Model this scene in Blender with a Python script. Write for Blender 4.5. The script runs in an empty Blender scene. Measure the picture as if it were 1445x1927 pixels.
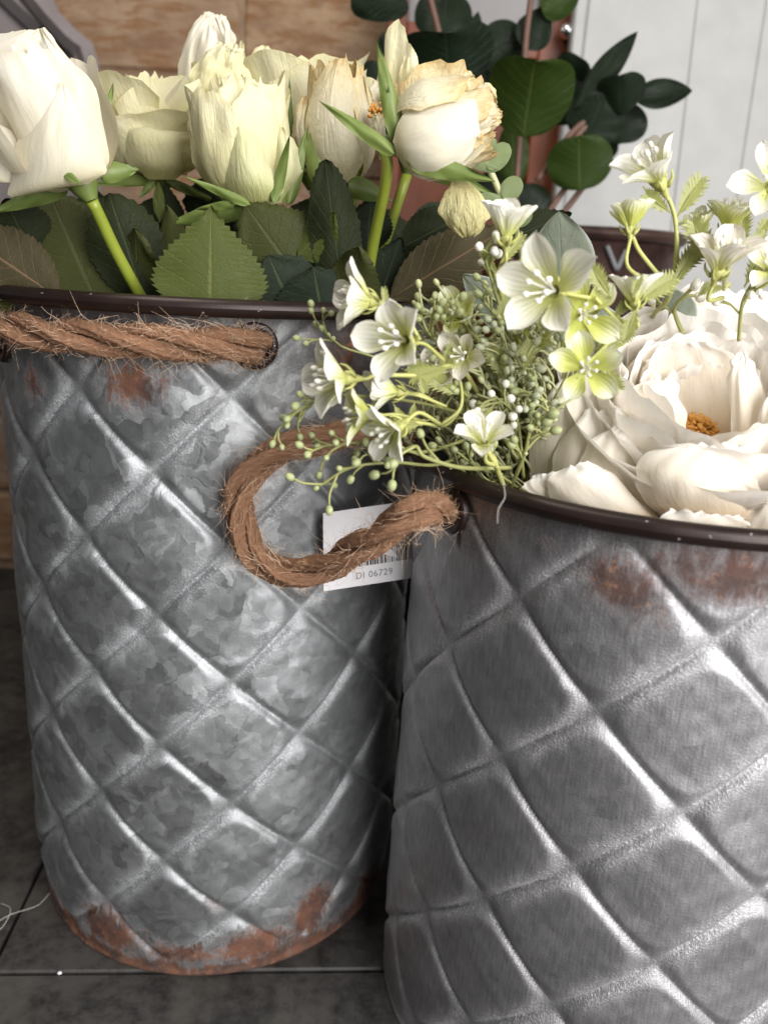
import bpy, math, random
import numpy as np
from mathutils import Vector, Matrix
random.seed(7)
rng = np.random.RandomState(11)
PI = math.pi
sc = bpy.context.scene
COL = sc.collection

# ------------------------------------------------------------------ camera
F = 1517.0                       # focal length in photo pixels
PITCH, ROLL = math.radians(16.99), math.radians(3.10)
CAM = np.array([0.0, 0.0, 0.4372])
_X = np.array([1.0, 0, 0]); _U = np.array([0, math.sin(PITCH), math.cos(PITCH)])
FWD = np.array([0, math.cos(PITCH), -math.sin(PITCH)])
RIGHT = math.cos(ROLL) * _X + math.sin(ROLL) * _U
UP = -math.sin(ROLL) * _X + math.cos(ROLL) * _U
cam = bpy.data.cameras.new('camera'); cam_o = bpy.data.objects.new('camera', cam); COL.objects.link(cam_o)
M = Matrix.Identity(4)
for i in range(3):
    M[i][0], M[i][1], M[i][2], M[i][3] = RIGHT[i], UP[i], -FWD[i], CAM[i]
cam_o.matrix_world = M
cam.sensor_fit = 'HORIZONTAL'; cam.sensor_width = 36.0
cam.lens = 36.0 * F / 1445.0
cam.clip_start, cam.clip_end = 0.01, 50
cam.dof.use_dof = True; cam.dof.focus_distance = 0.405; cam.dof.aperture_fstop = 9.5
sc.camera = cam_o

# ------------------------------------------------------------------ light
sc.view_settings.view_transform = 'Standard'
sc.view_settings.look = 'None'
sc.view_settings.exposure = 0.0
w = bpy.data.worlds.new('World'); sc.world = w; w.use_nodes = True
w.node_tree.nodes['Background'].inputs[0].default_value = (0.97, 0.98, 1.0, 1)
w.node_tree.nodes['Background'].inputs[1].default_value = 0.155
def area(name, loc, target, sx, sy, power, col):
    l = bpy.data.lights.new(name, 'AREA'); l.shape = 'RECTANGLE'; l.size, l.size_y = sx, sy
    l.energy = power; l.color = col
    o = bpy.data.objects.new(name, l); COL.objects.link(o); o.location = loc
    d = Vector(target) - Vector(loc); o.rotation_euler = d.to_track_quat('-Z', 'Y').to_euler()
area('window_light', (0.66, -0.50, 0.72), (0.03, 0.45, 0.26), 0.9, 1.1, 32.0, (1.0, 0.98, 0.97))
area('ceiling_light', (-0.30, 0.34, 1.30), (0.05, 0.6, 0.40), 0.35, 0.35, 4.2, (1.0, 0.94, 0.86))

# ------------------------------------------------------------------ helpers
def at(px, py, Y):
    d = RIGHT * ((px - 722.5) / F) - UP * ((py - 963.5) / F) + FWD
    return CAM + d * (Y / d[1])
def atz(px, py, Z):
    d = RIGHT * ((px - 722.5) / F) - UP * ((py - 963.5) / F) + FWD
    return CAM + d * ((Z - CAM[2]) / d[2])
def S(px, P):
    return px * float(np.dot(np.asarray(P) - CAM, FWD)) / F
def nrm(v):
    v = np.asarray(v, float); return v / (np.linalg.norm(v) + 1e-12)
def imgdir(dx, dy, toward):       # right, up, towards the viewer
    return nrm(RIGHT * dx + UP * dy - FWD * toward)

def mesh(name, V, Fc, uv=None, attrs=None, smooth=True):
    me = bpy.data.meshes.new(name)
    V = np.asarray(V, np.float32)
    if isinstance(Fc, np.ndarray):
        n, k = Fc.shape
        me.vertices.add(len(V)); me.vertices.foreach_set('co', V.ravel())
        me.loops.add(n * k); me.loops.foreach_set('vertex_index', Fc.astype(np.int32).ravel())
        me.polygons.add(n)
        me.polygons.foreach_set('loop_start', np.arange(0, n * k, k, dtype=np.int32))
        me.update(calc_edges=True); me.validate()
    else:
        me.from_pydata(V.tolist(), [], [list(map(int, f)) for f in Fc]); me.update()
    if uv is not None:
        li = np.empty(len(me.loops), np.int32); me.loops.foreach_get('vertex_index', li)
        l = me.uv_layers.new(name='UVMap'); l.data.foreach_set('uv', np.asarray(uv, np.float32)[li].ravel())
    for k, a in (attrs or {}).items():
        at_ = me.attributes.new(k, 'FLOAT', 'POINT'); at_.data.foreach_set('value', np.asarray(a, np.float32))
    if smooth:
        me.polygons.foreach_set('use_smooth', np.ones(len(me.polygons), bool))
    return me
def link(name, me, mat=None, parent=None):
    o = bpy.data.objects.new(name, me); COL.objects.link(o)
    if mat is not None and not me.materials: me.materials.append(mat)
    if parent is not None:
        o.parent = parent
        root = parent
        off = Vector((0, 0, 0))
        while root is not None: off += root.location; root = root.parent
        o.location = -off            # meshes are written in world metres
    return o
def tag(o, label=None, cat=None, group=None, kind=None):
    if label: o['label'] = label
    if cat: o['category'] = cat
    if group: o['group'] = group
    if kind: o['kind'] = kind
    return o
def thing(name, label, cat, loc, group=None):
    o = bpy.data.objects.new(name, None); COL.objects.link(o); o.location = [float(x) for x in loc]
    o.empty_display_size = 0.02
    return tag(o, label, cat, group)
def gridfaces(nu, nv, closed=False):
    c = nu if closed else nu - 1
    i, j = np.meshgrid(np.arange(c), np.arange(nv - 1))
    i2 = (i + 1) % nu
    return np.stack([j * nu + i, j * nu + i2, (j + 1) * nu + i2, (j + 1) * nu + i], -1).reshape(-1, 4)
def spline(P, n):
    P = np.asarray(P, float)
    if len(P) == 2: return P[0] + (P[1] - P[0]) * np.linspace(0, 1, n)[:, None]
    Q = np.vstack([2 * P[0] - P[1], P, 2 * P[-1] - P[-2]])
    t = np.linspace(0, len(P) - 1 - 1e-9, n); k = t.astype(int); f = (t - k)[:, None]
    a, b, c, d = Q[k], Q[k + 1], Q[k + 2], Q[k + 3]
    return .5 * (2 * b + (c - a) * f + (2 * a - 5 * b + 4 * c - d) * f ** 2 + (3 * b - a - 3 * c + d) * f ** 3)
def frames(C):
    T = np.gradient(C, axis=0); T /= np.linalg.norm(T, axis=1)[:, None] + 1e-12
    n = np.cross(T[0], [0, 0, 1.0])
    if np.linalg.norm(n) < .1: n = np.cross(T[0], [1.0, 0, 0])
    N = [nrm(n)]
    for k in range(1, len(C)):
        v = N[-1] - T[k] * np.dot(N[-1], T[k]); N.append(nrm(v))
    N = np.array(N); return T, N, np.cross(T, N)
def tube(C, r, ns=8, cap=True):
    C = np.asarray(C, float); T, N, B = frames(C); r = np.broadcast_to(np.asarray(r, float), (len(C),))
    a = np.arange(ns) * 2 * PI / ns
    V = C[:, None] + r[:, None, None] * (np.cos(a)[None, :, None] * N[:, None] + np.sin(a)[None, :, None] * B[:, None])
    V = V.reshape(-1, 3); Fc = [tuple(f) for f in gridfaces(ns, len(C), True)]
    uv = np.stack([np.tile(np.arange(ns) / ns, len(C)), np.repeat(np.linspace(0, 1, len(C)), ns)], 1)
    if cap:
        Fc.append(tuple(range(ns))[::-1]); Fc.append(tuple(range((len(C) - 1) * ns, len(C) * ns)))
    return V, Fc, uv
class MB:
    def __init__(s): s.V = []; s.F = []; s.uv = []; s.n = 0
    def add(s, V, Fc, uv=None):
        s.V.append(np.asarray(V)); s.F += [tuple(int(i) + s.n for i in f) for f in Fc]
        s.uv.append(np.asarray(uv) if uv is not None else np.zeros((len(V), 2))); s.n += len(V)
    def tube(s, C, r, ns=6): s.add(*tube(C, r, ns))
    def ball(s, c, r, n=7, m=5, axis=None, stretch=1.0):
        th = np.linspace(0, PI, m + 2)[1:-1]; ph = np.arange(n) * 2 * PI / n
        Z = nrm(axis) if axis is not None else np.array([0, 0, 1.0])
        X = nrm(np.cross(Z, [.3, .9, .2])); Y = np.cross(Z, X)
        V = [np.asarray(c) + r * stretch * Z]
        for t in th:
            for p in ph: V.append(np.asarray(c) + r * (math.sin(t) * (math.cos(p) * X + math.sin(p) * Y) + stretch * math.cos(t) * Z))
        V.append(np.asarray(c) - r * stretch * Z); Fc = []
        for k in range(n): Fc.append((0, 1 + k, 1 + (k + 1) % n)); Fc.append((len(V) - 1, len(V) - 1 - n + (k + 1) % n, len(V) - 1 - n + k))
        for a in range(m - 1):
            for k in range(n):
                b = 1 + a * n; Fc.append((b + k, b + n + k, b + n + (k + 1) % n, b + (k + 1) % n))
        s.add(V, Fc)
    def box(s, c, X, Y, Z):
        c, X, Y, Z = map(np.asarray, (c, X, Y, Z)); V = [c + a * X + b * Y + d * Z for a in (-1, 1) for b in (-1, 1) for d in (-1, 1)]
        s.add(V, [(0, 1, 3, 2), (4, 6, 7, 5), (0, 4, 5, 1), (2, 3, 7, 6), (0, 2, 6, 4), (1, 5, 7, 3)])
    def mesh(s, name, smooth=True):
        return mesh(name, np.vstack(s.V), s.F, np.vstack(s.uv), smooth=smooth)
    def build(s, name, mat, parent=None, smooth=True): return link(name, s.mesh(name, smooth), mat, parent)
def wob(a, b, seed, k=4):            # smooth pseudo noise, about -1..1
    r = np.random.RandomState(seed); o = 0
    for i in range(k):
        fa, fb, p = r.uniform(.6, 2.4), r.uniform(.6, 2.4), r.uniform(0, 6.28)
        o = o + np.sin(a * fa * (1 + .5 * i) + b * fb * (1 + .5 * i) * r.choice([-1, 1]) + p) / (1 + .35 * i)
    return o / 2.2

# ------------------------------------------------------------------ materials
class NT:
    def __init__(s, name):
        s.m = bpy.data.materials.new(name); s.m.use_nodes = True; s.t = s.m.node_tree; s.n = s.t.nodes; s.b = s.n['Principled BSDF']
        s.out = s.n['Material Output']
    def add(s, ty, **kw):
        n = s.n.new(ty)
        for k, v in kw.items():
            if k.startswith('i_'): s.set(n.inputs[k[2:].replace('_', ' ')], v)
            else: setattr(n, k, v)
        return n
    def set(s, inp, v):
        if hasattr(v, 'is_output') or isinstance(v, bpy.types.NodeSocket): s.t.links.new(v, inp)
        elif hasattr(inp.default_value, '__len__') and not hasattr(v, '__len__'): inp.default_value = [v] * len(inp.default_value)
        else:
            if hasattr(v, '__len__') and len(v) == 3 and len(inp.default_value) == 4: v = (*v, 1)
            inp.default_value = v
    def math(s, op, a, b=0.0, c=None, clamp=False):
        n = s.n.new('ShaderNodeMath'); n.operation = op; n.use_clamp = clamp
        s.set(n.inputs[0], a); s.set(n.inputs[1], b)
        if c is not None: s.set(n.inputs[2], c)
        return n.outputs[0]
    def mix(s, f, a, b, blend='MIX'):
        n = s.n.new('ShaderNodeMix'); n.data_type = 'RGBA'; n.blend_type = blend
        s.set(n.inputs[0], f); s.set(n.inputs[6], a); s.set(n.inputs[7], b); return n.outputs[2]
    def ramp(s, f, x0, x1):
        n = s.n.new('ShaderNodeMapRange'); n.interpolation_type = 'SMOOTHSTEP'
        s.set(n.inputs[0], f); s.set(n.inputs[1], x0); s.set(n.inputs[2], x1); return n.outputs[0]
    def noise(s, vec, scale, detail=3.0, rough=.55, dist=0.0):
        n = s.n.new('ShaderNodeTexNoise'); s.set(n.inputs['Vector'], vec); n.inputs['Scale'].default_value = scale
        n.inputs['Detail'].default_value = detail; n.inputs['Roughness'].default_value = rough; n.inputs['Distortion'].default_value = dist
        return n.outputs
    def vor(s, vec, scale, feature='F1', rnd=1.0):
        n = s.n.new('ShaderNodeTexVoronoi'); n.feature = feature; s.set(n.inputs['Vector'], vec); n.inputs['Scale'].default_value = scale
        n.inputs['Randomness'].default_value = rnd; return n.outputs
    def scale(s, vec, xyz):
        n = s.n.new('ShaderNodeVectorMath'); n.operation = 'MULTIPLY'; s.set(n.inputs[0], vec); n.inputs[1].default_value = xyz; return n.outputs[0]
    def vadd(s, a, b, op='ADD'):
        n = s.n.new('ShaderNodeVectorMath'); n.operation = op; s.set(n.inputs[0], a); s.set(n.inputs[1], b); return n.outputs[0]
    def obj(s): return s.n.new('ShaderNodeTexCoord').outputs['Object']
    def uv(s): return s.n.new('ShaderNodeTexCoord').outputs['UV']
    def sep(s, v):
        n = s.n.new('ShaderNodeSeparateXYZ'); s.set(n.inputs[0], v); return n.outputs
    def attr(s, nm):
        n = s.n.new('ShaderNodeAttribute'); n.attribute_name = nm; return n.outputs['Fac']
    def rand(s): return s.n.new('ShaderNodeObjectInfo').outputs['Random']
    def bump(s, h, strength=.3, dist=.001, normal=None):
        n = s.n.new('ShaderNodeBump'); s.set(n.inputs['Height'], h); n.inputs['Strength'].default_value = strength; n.inputs['Distance'].default_value = dist
        if normal is not None: s.set(n.inputs['Normal'], normal)
        return n.outputs[0]
    def p(s, **kw):
        for k, v in kw.items(): s.set(s.b.inputs[k.replace('_', ' ')], v)
        return s
    def translucent(s, col, f, normal=None):
        tr = s.n.new('ShaderNodeBsdfTranslucent'); s.set(tr.inputs[0], col)
        if normal is not None: s.set(tr.inputs['Normal'], normal)
        mx = s.n.new('ShaderNodeMixShader'); mx.inputs[0].default_value = f
        s.t.links.new(s.b.outputs[0], mx.inputs[1]); s.t.links.new(tr.outputs[0], mx.inputs[2]); s.t.links.new(mx.outputs[0], s.out.inputs[0])

def zinc(name, spangle, scratch, tint, soft=1.5, rust=(.24, .078, .023)):
    n = NT(name); uv = n.uv()
    wn = n.noise(uv, 55, 3)[1]
    wv = n.vadd(uv, n.scale(n.vadd(wn, (-.5, -.5, -.5)), (.026, .026, 0)))
    v1 = n.vor(wv, 75); v2 = n.vor(wv, 170)
    c1, c2 = n.sep(v1[1]), n.sep(v2[1])
    big = n.noise(uv, 16, 3)[0]
    big = n.noise(uv, 16, 3)[0]
    sp = n.math('ADD', n.math('MULTIPLY', c1[0], .65), n.math('MULTIPLY', c2[0], .35))
    def fan(v, c, sc_):              # crystals shade from one side to the other, like feathered frost
        d = n.vadd(wv, v[2], 'SUBTRACT'); dd = n.add('ShaderNodeVectorMath', operation='DOT_PRODUCT'); n.set(dd.inputs[0], d); n.set(dd.inputs[1], n.vadd(v[1], (-.5, -.5, -.5)))
        return n.math('ADD', n.math('MULTIPLY', dd.outputs['Value'], sc_), n.math('ADD', n.math('MULTIPLY', c[0], .6), .2))
    sp = n.math('ADD', n.math('MULTIPLY', fan(v1, c1, 62.0), .5), n.math('ADD', n.math('MULTIPLY', fan(v2, c2, 110.0), .32), n.math('MULTIPLY', n.noise(wv, 260, 4, .65)[0], .30)))
    fine = n.noise(n.scale(uv, (1, .12, 1)), 700, 3)[0]
    grain = n.noise(uv, 820, 3, .75)[0]
    val = n.math('ADD', n.math('MULTIPLY', n.math('SUBTRACT', sp, .55), .27 * spangle), .36)
    val = n.math('ADD', val, n.math('MULTIPLY', n.math('SUBTRACT', fine, .5), .35 * scratch))
    val = n.math('ADD', val, n.math('MULTIPLY', n.math('SUBTRACT', big, .5), .25))
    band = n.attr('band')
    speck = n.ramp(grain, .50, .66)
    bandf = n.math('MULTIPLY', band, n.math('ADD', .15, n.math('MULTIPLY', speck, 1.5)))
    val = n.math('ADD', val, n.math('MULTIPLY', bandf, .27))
    cc = n.add('ShaderNodeCombineColor'); 
    for i in range(3): n.set(cc.inputs[i], n.math('MULTIPLY', val, tint[i]))
    # darker grey-brown tone below the rim, and rust
    rcl = rust; dark_tone = n.attr('dark_tone'); rust = n.attr('rust')
    rn = n.noise(n.scale(uv, (1, .30, 1)), 95, 7, .75, .7)[0]; rn2 = n.noise(uv, 300, 4, .6)[0]
    rsum = n.math('ADD', rust, n.math('ADD', n.math('MULTIPLY', n.math('SUBTRACT', rn, .5), soft), n.math('MULTIPLY', n.math('SUBTRACT', rn2, .5), .4 * soft)))
    rf = n.math('MULTIPLY', n.ramp(rsum, .34, .84), n.ramp(rust, .03, .3), clamp=True)
    cf = n.math('MULTIPLY', n.ramp(n.math('ADD', dark_tone, n.math('ADD', n.math('MULTIPLY', n.math('SUBTRACT', rn, .5), .9), n.math('MULTIPLY', n.math('SUBTRACT', grain, .5), .8))), .35, .8), .60)
    rcol = n.mix(rn2, n.add('ShaderNodeRGB').outputs[0], rcl)
    for nd in n.n:
        if nd.type == 'RGB': nd.outputs[0].default_value = (.055, .019, .010, 1)
    tone = n.noise(n.vadd(uv, (3.3, 1.7, 0)), 55, 5, .65, .5)[0]
    rcol = n.mix(n.math('MULTIPLY', n.ramp(tone, .40, .62), .85), rcol, (.040, .016, .010)); rcol = n.mix(n.math('MULTIPLY', n.ramp(n.noise(n.vadd(uv, (1.3, 5.7, 0)), 130, 5, .7)[0], .56, .70), .6), rcol, (.43, .18, .055))
    base = n.mix(cf, cc.outputs[0], (.09, .072, .07))
    base = n.mix(n.math('MULTIPLY', rf, .92), base, rcol)
    n.p(Base_Color=base, Metallic=n.math('SUBTRACT', n.math('SUBTRACT', .90, n.math('MULTIPLY', band, .2)), n.math('MULTIPLY', rf, .78)),
        Roughness=n.math('ADD', n.math('ADD', .50, n.math('MULTIPLY', c1[1], .08 * spangle)), n.math('ADD', n.math('MULTIPLY', rf, .3), n.math('MULTIPLY', band, .12))))
    geo = n.add('ShaderNodeNewGeometry').outputs['Normal']
    tilt = n.vadd(n.scale(n.vadd(v1[1], (-.5, -.5, -.5)), (.16 * spangle,) * 3), n.scale(n.vadd(v2[1], (-.5, -.5, -.5)), (.10 * spangle,) * 3))
    nn = n.vadd(geo, tilt); vm = n.add('ShaderNodeVectorMath', operation='NORMALIZE'); n.set(vm.inputs[0], nn)
    b1 = n.bump(fine, .22 * scratch + .03, .0006, vm.outputs[0])
    b2 = n.bump(n.math('MULTIPLY', grain, n.math('ADD', .12 + .25 * scratch, n.math('MULTIPLY', band, 1.1))), .8, .0008, b1)
    b3 = n.bump(n.math('MULTIPLY', rf, rn2), .4, .0008, b2)
    n.p(Normal=b3)
    return n.m
M_zincL = zinc('galvanised_zinc_spangled', 1.0, .15, (.97, 1.0, 1.02))
M_zincR = zinc('galvanised_zinc_brushed', .38, .8, (.985, .975, 1.0), .95, (.105, .040, .024))

def bronze():
    n = NT('dark_bronze_rim'); o = n.obj(); a = n.noise(o, 60, 4)[0]; chip = n.ramp(n.noise(o, 210, 3, .6)[0], (.685), .71); g = n.noise(o, 1500, 2)[0]
    c = n.mix(a, (.010, .006, .0055), (.036, .019, .015)); c = n.mix(chip, c, (.35, .34, .33))
    n.p(Base_Color=c, Metallic=.35, Roughness=n.math('ADD', .28, n.math('MULTIPLY', a, .2)), Normal=n.bump(n.math('ADD', g, n.math('MULTIPLY', chip, -1)), .15, .0006)); return n.m
M_bronze = bronze()
def plainmat(name, c1, c2, scale, rough, metallic=0.0, bumps=.2, bscale=None, dist=.001, spec=.5):
    n = NT(name); o = n.obj(); a = n.noise(o, scale, 5, .6)[0]; b = n.noise(o, bscale or scale * 4, 4)[0]
    n.p(Base_Color=n.mix(n.ramp(a, .3, .7), c1, c2), Roughness=rough, Metallic=metallic, Normal=n.bump(b, bumps, dist))
    n.b.inputs['Specular IOR Level'].default_value = spec
    return n.m
M_liner = plainmat('dark_liner', (.01, .01, .009), (.025, .022, .018), 40, .9)

def jute(name):
    n = NT(name); uv = n.uv(); u = n.sep(uv)
    st = n.noise(n.scale(uv, (9, 1.4, 1)), 6.0, 5, .65)[0]
    s2 = n.noise(n.scale(uv, (16, 3, 1)), 9.0, 3)[0]
    c = n.mix(n.ramp(st, .3, .72), (.24, .105, .050), (.84, .44, .25)); c = n.mix(n.math('MULTIPLY', s2, .35), c, (.92, .58, .38))
    n.p(Base_Color=c, Roughness=.85, Normal=n.bump(n.math('ADD', st, n.math('MULTIPLY', s2, .6)), 1.0, .0030)); n.b.inputs['Specular IOR Level'].default_value = .2
    return n.m
M_jute = jute('jute_rope')
M_fibre = plainmat('jute_fibre', (.50, .31, .19), (.86, .64, .46), 60, .8, spec=.2)

def petalmat(name, base, mid, tip, edge, dry=0.0, wrinkle=.35, green=0.0, trans=.22):
    n = NT(name); uv = n.uv(); s = n.sep(uv); v = s[1]; au = n.math('ABSOLUTE', n.math('SUBTRACT', n.math('MULTIPLY', s[0], 2.0), 1.0))
    o = n.obj()
    ve = n.noise(n.scale(uv, (14, 1.3, 1)), 2.2, 4, .6, .4)[0]; bl = n.noise(o, 90, 4, .6)[0]; cr = n.noise(o, 260, 5, .65)[0]
    c = n.mix(n.ramp(v, .02, .40), base, mid); c = n.mix(n.ramp(v, .45, .95), c, tip)
    if green: c = n.mix(n.math('MULTIPLY', n.math('MULTIPLY', n.ramp(ve, .42, .62), n.ramp(au, .95, .1)), n.math('MULTIPLY', n.ramp(v, 1.1, .3), green)), c, (.46, .52, .17))
    c = n.mix(n.math('MULTIPLY', n.ramp(ve, .35, .75), .12), c, n.mix(.5, mid, (.70, .64, .42)))
    ed = n.math('MAXIMUM', au, v)
    c = n.mix(n.math('MULTIPLY', n.ramp(n.math('ADD', ed, n.math('MULTIPLY', n.math('SUBTRACT', bl, .5), .25)), .88, 1.02), .55), c, edge)
    if dry:
        df = n.math('MULTIPLY', n.ramp(n.math('ADD', v, n.math('MULTIPLY', n.math('SUBTRACT', cr, .5), 1.3)), .78, 1.1), dry)
        c = n.mix(df, c, (.58, .36, .13))
        sp = n.ramp(n.noise(o, 75, 2)[0], .70, .73); c = n.mix(n.math('MULTIPLY', sp, dry), c, (.42, .18, .05))
    h = n.math('ADD', n.math('MULTIPLY', ve, .7), n.math('ADD', n.math('MULTIPLY', bl, .5), n.math('MULTIPLY', cr, .25 + dry * .6)))
    b = n.bump(n.math('ADD', h, n.noise(n.scale(uv, (3, 1, 1)), 3.5, 4, .6, 1.2)[0]), wrinkle, .0024)
    n.p(Base_Color=c, Roughness=.52, Normal=b); n.b.inputs['Specular IOR Level'].default_value = .28
    n.translucent(c, trans, b); return n.m
CREAM = (.88, .82, .66)
M_pet_white = petalmat('rose_petal_ivory', (.74, .68, .43), (.80, .75, .60), (.83, .79, .69), (.78, .71, .52), wrinkle=.16)
M_pet_cream = petalmat('rose_petal_cream', (.70, .66, .27), (.80, .75, .44), (.83, .79, .55), (.80, .74, .42), wrinkle=.34)
M_pet_green = petalmat('rose_petal_veined', (.64, .64, .27), (.76, .74, .46), (.78, .75, .48), (.72, .70, .36), wrinkle=.45, green=.55)
M_pet_dry = petalmat('rose_petal_drying', (.74, .66, .40), (.79, .735, .54), (.77, .66, .40), (.72, .55, .24), dry=.50, wrinkle=.55)
M_pet_wilt = petalmat('rose_petal_wilted', (.72, .62, .28), (.80, .73, .38), (.76, .68, .33), (.62, .52, .22), wrinkle=1.0)
M_peony = petalmat('peony_petal', (.91, .72, .48), (.90, .82, .69), (.90, .865, .81), (.91, .885, .85), wrinkle=.16, trans=.34)  # peach base colour paints the warm shade deep inside the bloom

def blossommat(name, white, green, cut, stripe=(.42, .48, .07)):
    n = NT(name); uv = n.uv(); s = n.sep(uv); v = s[1]
    st = n.math('ADD', n.math('MULTIPLY', n.math('SINE', n.math('MULTIPLY', s[0], 44.0)), .5), .5)
    f = n.math('ADD', v, n.math('MULTIPLY', n.math('SUBTRACT', st, .5), .30))
    c = n.mix(n.ramp(f, cut - .3, cut + .25), green, white)
    c = n.mix(n.math('MULTIPLY', n.math('MULTIPLY', n.ramp(st, .5, 1), n.ramp(v, .95, .35)), .72), c, stripe)
    b = n.bump(st, .35, .0004)
    n.p(Base_Color=c, Roughness=.40, Normal=b); n.translucent(c, .25, b); return n.m
M_bl_white = blossommat('blossom_white', (.90, .88, .80), (.70, .71, .24), .40)
M_bl_green = blossommat('blossom_lime', (.82, .83, .66), (.58, .60, .16), .72)
M_bl_pale = blossommat('blossom_pale', (.80, .75, .68), (.66, .66, .26), .40)
def stemmat(name, c1, c2, rough=.42, sc_=120):
    n = NT(name); o = n.obj(); a = n.noise(o, sc_, 3)[0]; n.p(Base_Color=n.mix(a, c1, c2), Roughness=rough, Normal=n.bump(a, .25, .0006)); return n.m
M_limestem = stemmat('spray_stem', (.36, .38, .09), (.56, .55, .22))
M_fern = stemmat('spray_bract', (.19, .22, .055), (.38, .38, .13))
M_stamen = stemmat('stamen', (.86, .84, .74), (.90, .88, .80))
M_twig = stemmat('berry_twig', (.20, .22, .07), (.44, .44, .18))
M_twig_grey = stemmat('sage_twig', (.33, .35, .15), (.58, .58, .34))
M_berry = stemmat('green_berry', (.26, .31, .12), (.48, .50, .27), .22)
M_berry_w = stemmat('white_berry', (.78, .76, .66), (.86, .84, .76), .25)
M_berry_g = stemmat('sage_berry', (.32, .37, .24), (.58, .59, .42), .14)
M_rosestem = stemmat('rose_stem', (.17, .22, .02), (.33, .38, .05), .4, 60)
M_sepal = stemmat('rose_sepal', (.07, .12, .02), (.22, .27, .07), .5, 60)
M_stamen_o = stemmat('orange_stamen', (.50, .20, .03), (.72, .38, .08), .7, 500)

def leafmat(name, dark, light, vein, gloss=.42, trans=.12, veins=8.0, vstr=.5, rim=None, fuzz=0):
    n = NT(name); uv = n.uv(); s = n.sep(uv); v = s[1]; au = n.math('ABSOLUTE', n.math('SUBTRACT', n.math('MULTIPLY', s[0], 2.0), 1.0)); o = n.obj()
    nz = n.noise(o, 45, 4)[0]; fn = n.noise(o, 420, 4)[0]
    ph = n.math('ADD', n.math('SUBTRACT', n.math('MULTIPLY', v, veins), n.math('MULTIPLY', n.math('POWER', au, .8), veins * .30)), n.math('MULTIPLY', nz, .5))
    la = n.math('ABSOLUTE', n.math('SUBTRACT', n.math('FRACT', ph), .5))
    lat = n.ramp(la, .07, .0)
    mid = n.ramp(au, .055, .012)
    net = n.ramp(n.vor(n.scale(uv, (1, 1.7, 1)), 17, 'DISTANCE_TO_EDGE')[0], .05, .0)
    c = n.mix(nz, dark, light); c = n.mix(n.math('MULTIPLY', n.rand(), .16), c, n.mix(.5, light, vein)); c = n.mix(n.math('MULTIPLY', n.ramp(n.noise(o, 26, 4)[0], .55, .75), .4), c, dark); c = n.mix(n.math('MULTIPLY', n.math('ADD', lat, n.math('MULTIPLY', net, .45), clamp=True), vstr), c, vein); c = n.mix(n.math('MULTIPLY', mid, min(1, vstr * 1.7)), c, vein)
    if rim: c = n.mix(n.math('MULTIPLY', n.ramp(au, .86, 1.0), .7), c, rim)
    h = n.math('ADD', n.math('MULTIPLY', lat, -.8), n.math('ADD', n.math('MULTIPLY', net, -.35), n.math('ADD', n.math('MULTIPLY', mid, -.8), n.math('MULTIPLY', fn, .25 + fuzz))))
    b = n.bump(h, .45, .0012)
    n.p(Base_Color=c, Roughness=gloss, Normal=b); n.b.inputs['Specular IOR Level'].default_value = .18
    n.translucent(c, trans, b); return n.m
M_leaf = leafmat('rose_leaf', (.040, .056, .009), (.078, .096, .020), (.155, .165, .055), .5, vstr=.32)
M_leaf_ol = leafmat('rose_leaf_underside', (.034, .042, .009), (.060, .068, .017), (.105, .108, .05), .55, vstr=.3)
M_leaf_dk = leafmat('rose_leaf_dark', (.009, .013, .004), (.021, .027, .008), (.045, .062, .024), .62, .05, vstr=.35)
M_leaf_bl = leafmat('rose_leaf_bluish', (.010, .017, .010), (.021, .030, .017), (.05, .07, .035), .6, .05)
M_leaf_br = leafmat('rose_leaf_bronze', (.030, .031, .013), (.055, .050, .023), (.30, .18, .11), .5, .08, vstr=.25)
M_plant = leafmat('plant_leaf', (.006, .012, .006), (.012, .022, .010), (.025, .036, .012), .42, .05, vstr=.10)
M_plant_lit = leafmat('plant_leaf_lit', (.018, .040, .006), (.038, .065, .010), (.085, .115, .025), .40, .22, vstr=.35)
M_sage = leafmat('woolly_leaf', (.20, .24, .18), (.32, .35, .28), (.24, .28, .21), .9, .10, vstr=.3, rim=(.66, .68, .64), fuzz=1.2)
M_euc = leafmat('eucalyptus_leaf', (.20, .27, .11), (.33, .39, .20), (.36, .42, .25), .5, .25, vstr=.3)

def brickmat():
    n = NT('sandstone_brick'); o = n.obj(); r = n.rand(); a = n.noise(n.scale(o, (1, 1, 2.5)), 14, 6, .62)[0]; b = n.noise(o, 90, 5)[0]
    st_ = n.noise(n.scale(o, (1, 1, 4)), 22, 5, .65, .8)[0]
    c = n.mix(n.ramp(a, .35, .65), (.21, .110, .055), (.36, .245, .15)); c = n.mix(n.math('MULTIPLY', r, .8), c, (.25, .18, .135)); c = n.mix(n.math('MULTIPLY', n.ramp(st_, .46, .64), .85), c, (.22, .105, .042)); c = n.mix(n.math('MULTIPLY', n.ramp(n.noise(n.vadd(o, (5, 2, 1)), 30, 4)[0], .58, .72), .5), c, (.20, .14, .11))
    n.p(Base_Color=c, Roughness=.9, Normal=n.bump(n.math('ADD', a, b), .5, .004)); return n.m
M_brick = brickmat()
M_mortar = plainmat('mortar', (.22, .145, .09), (.30, .205, .135), 40, .95)
M_tile = None
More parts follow.
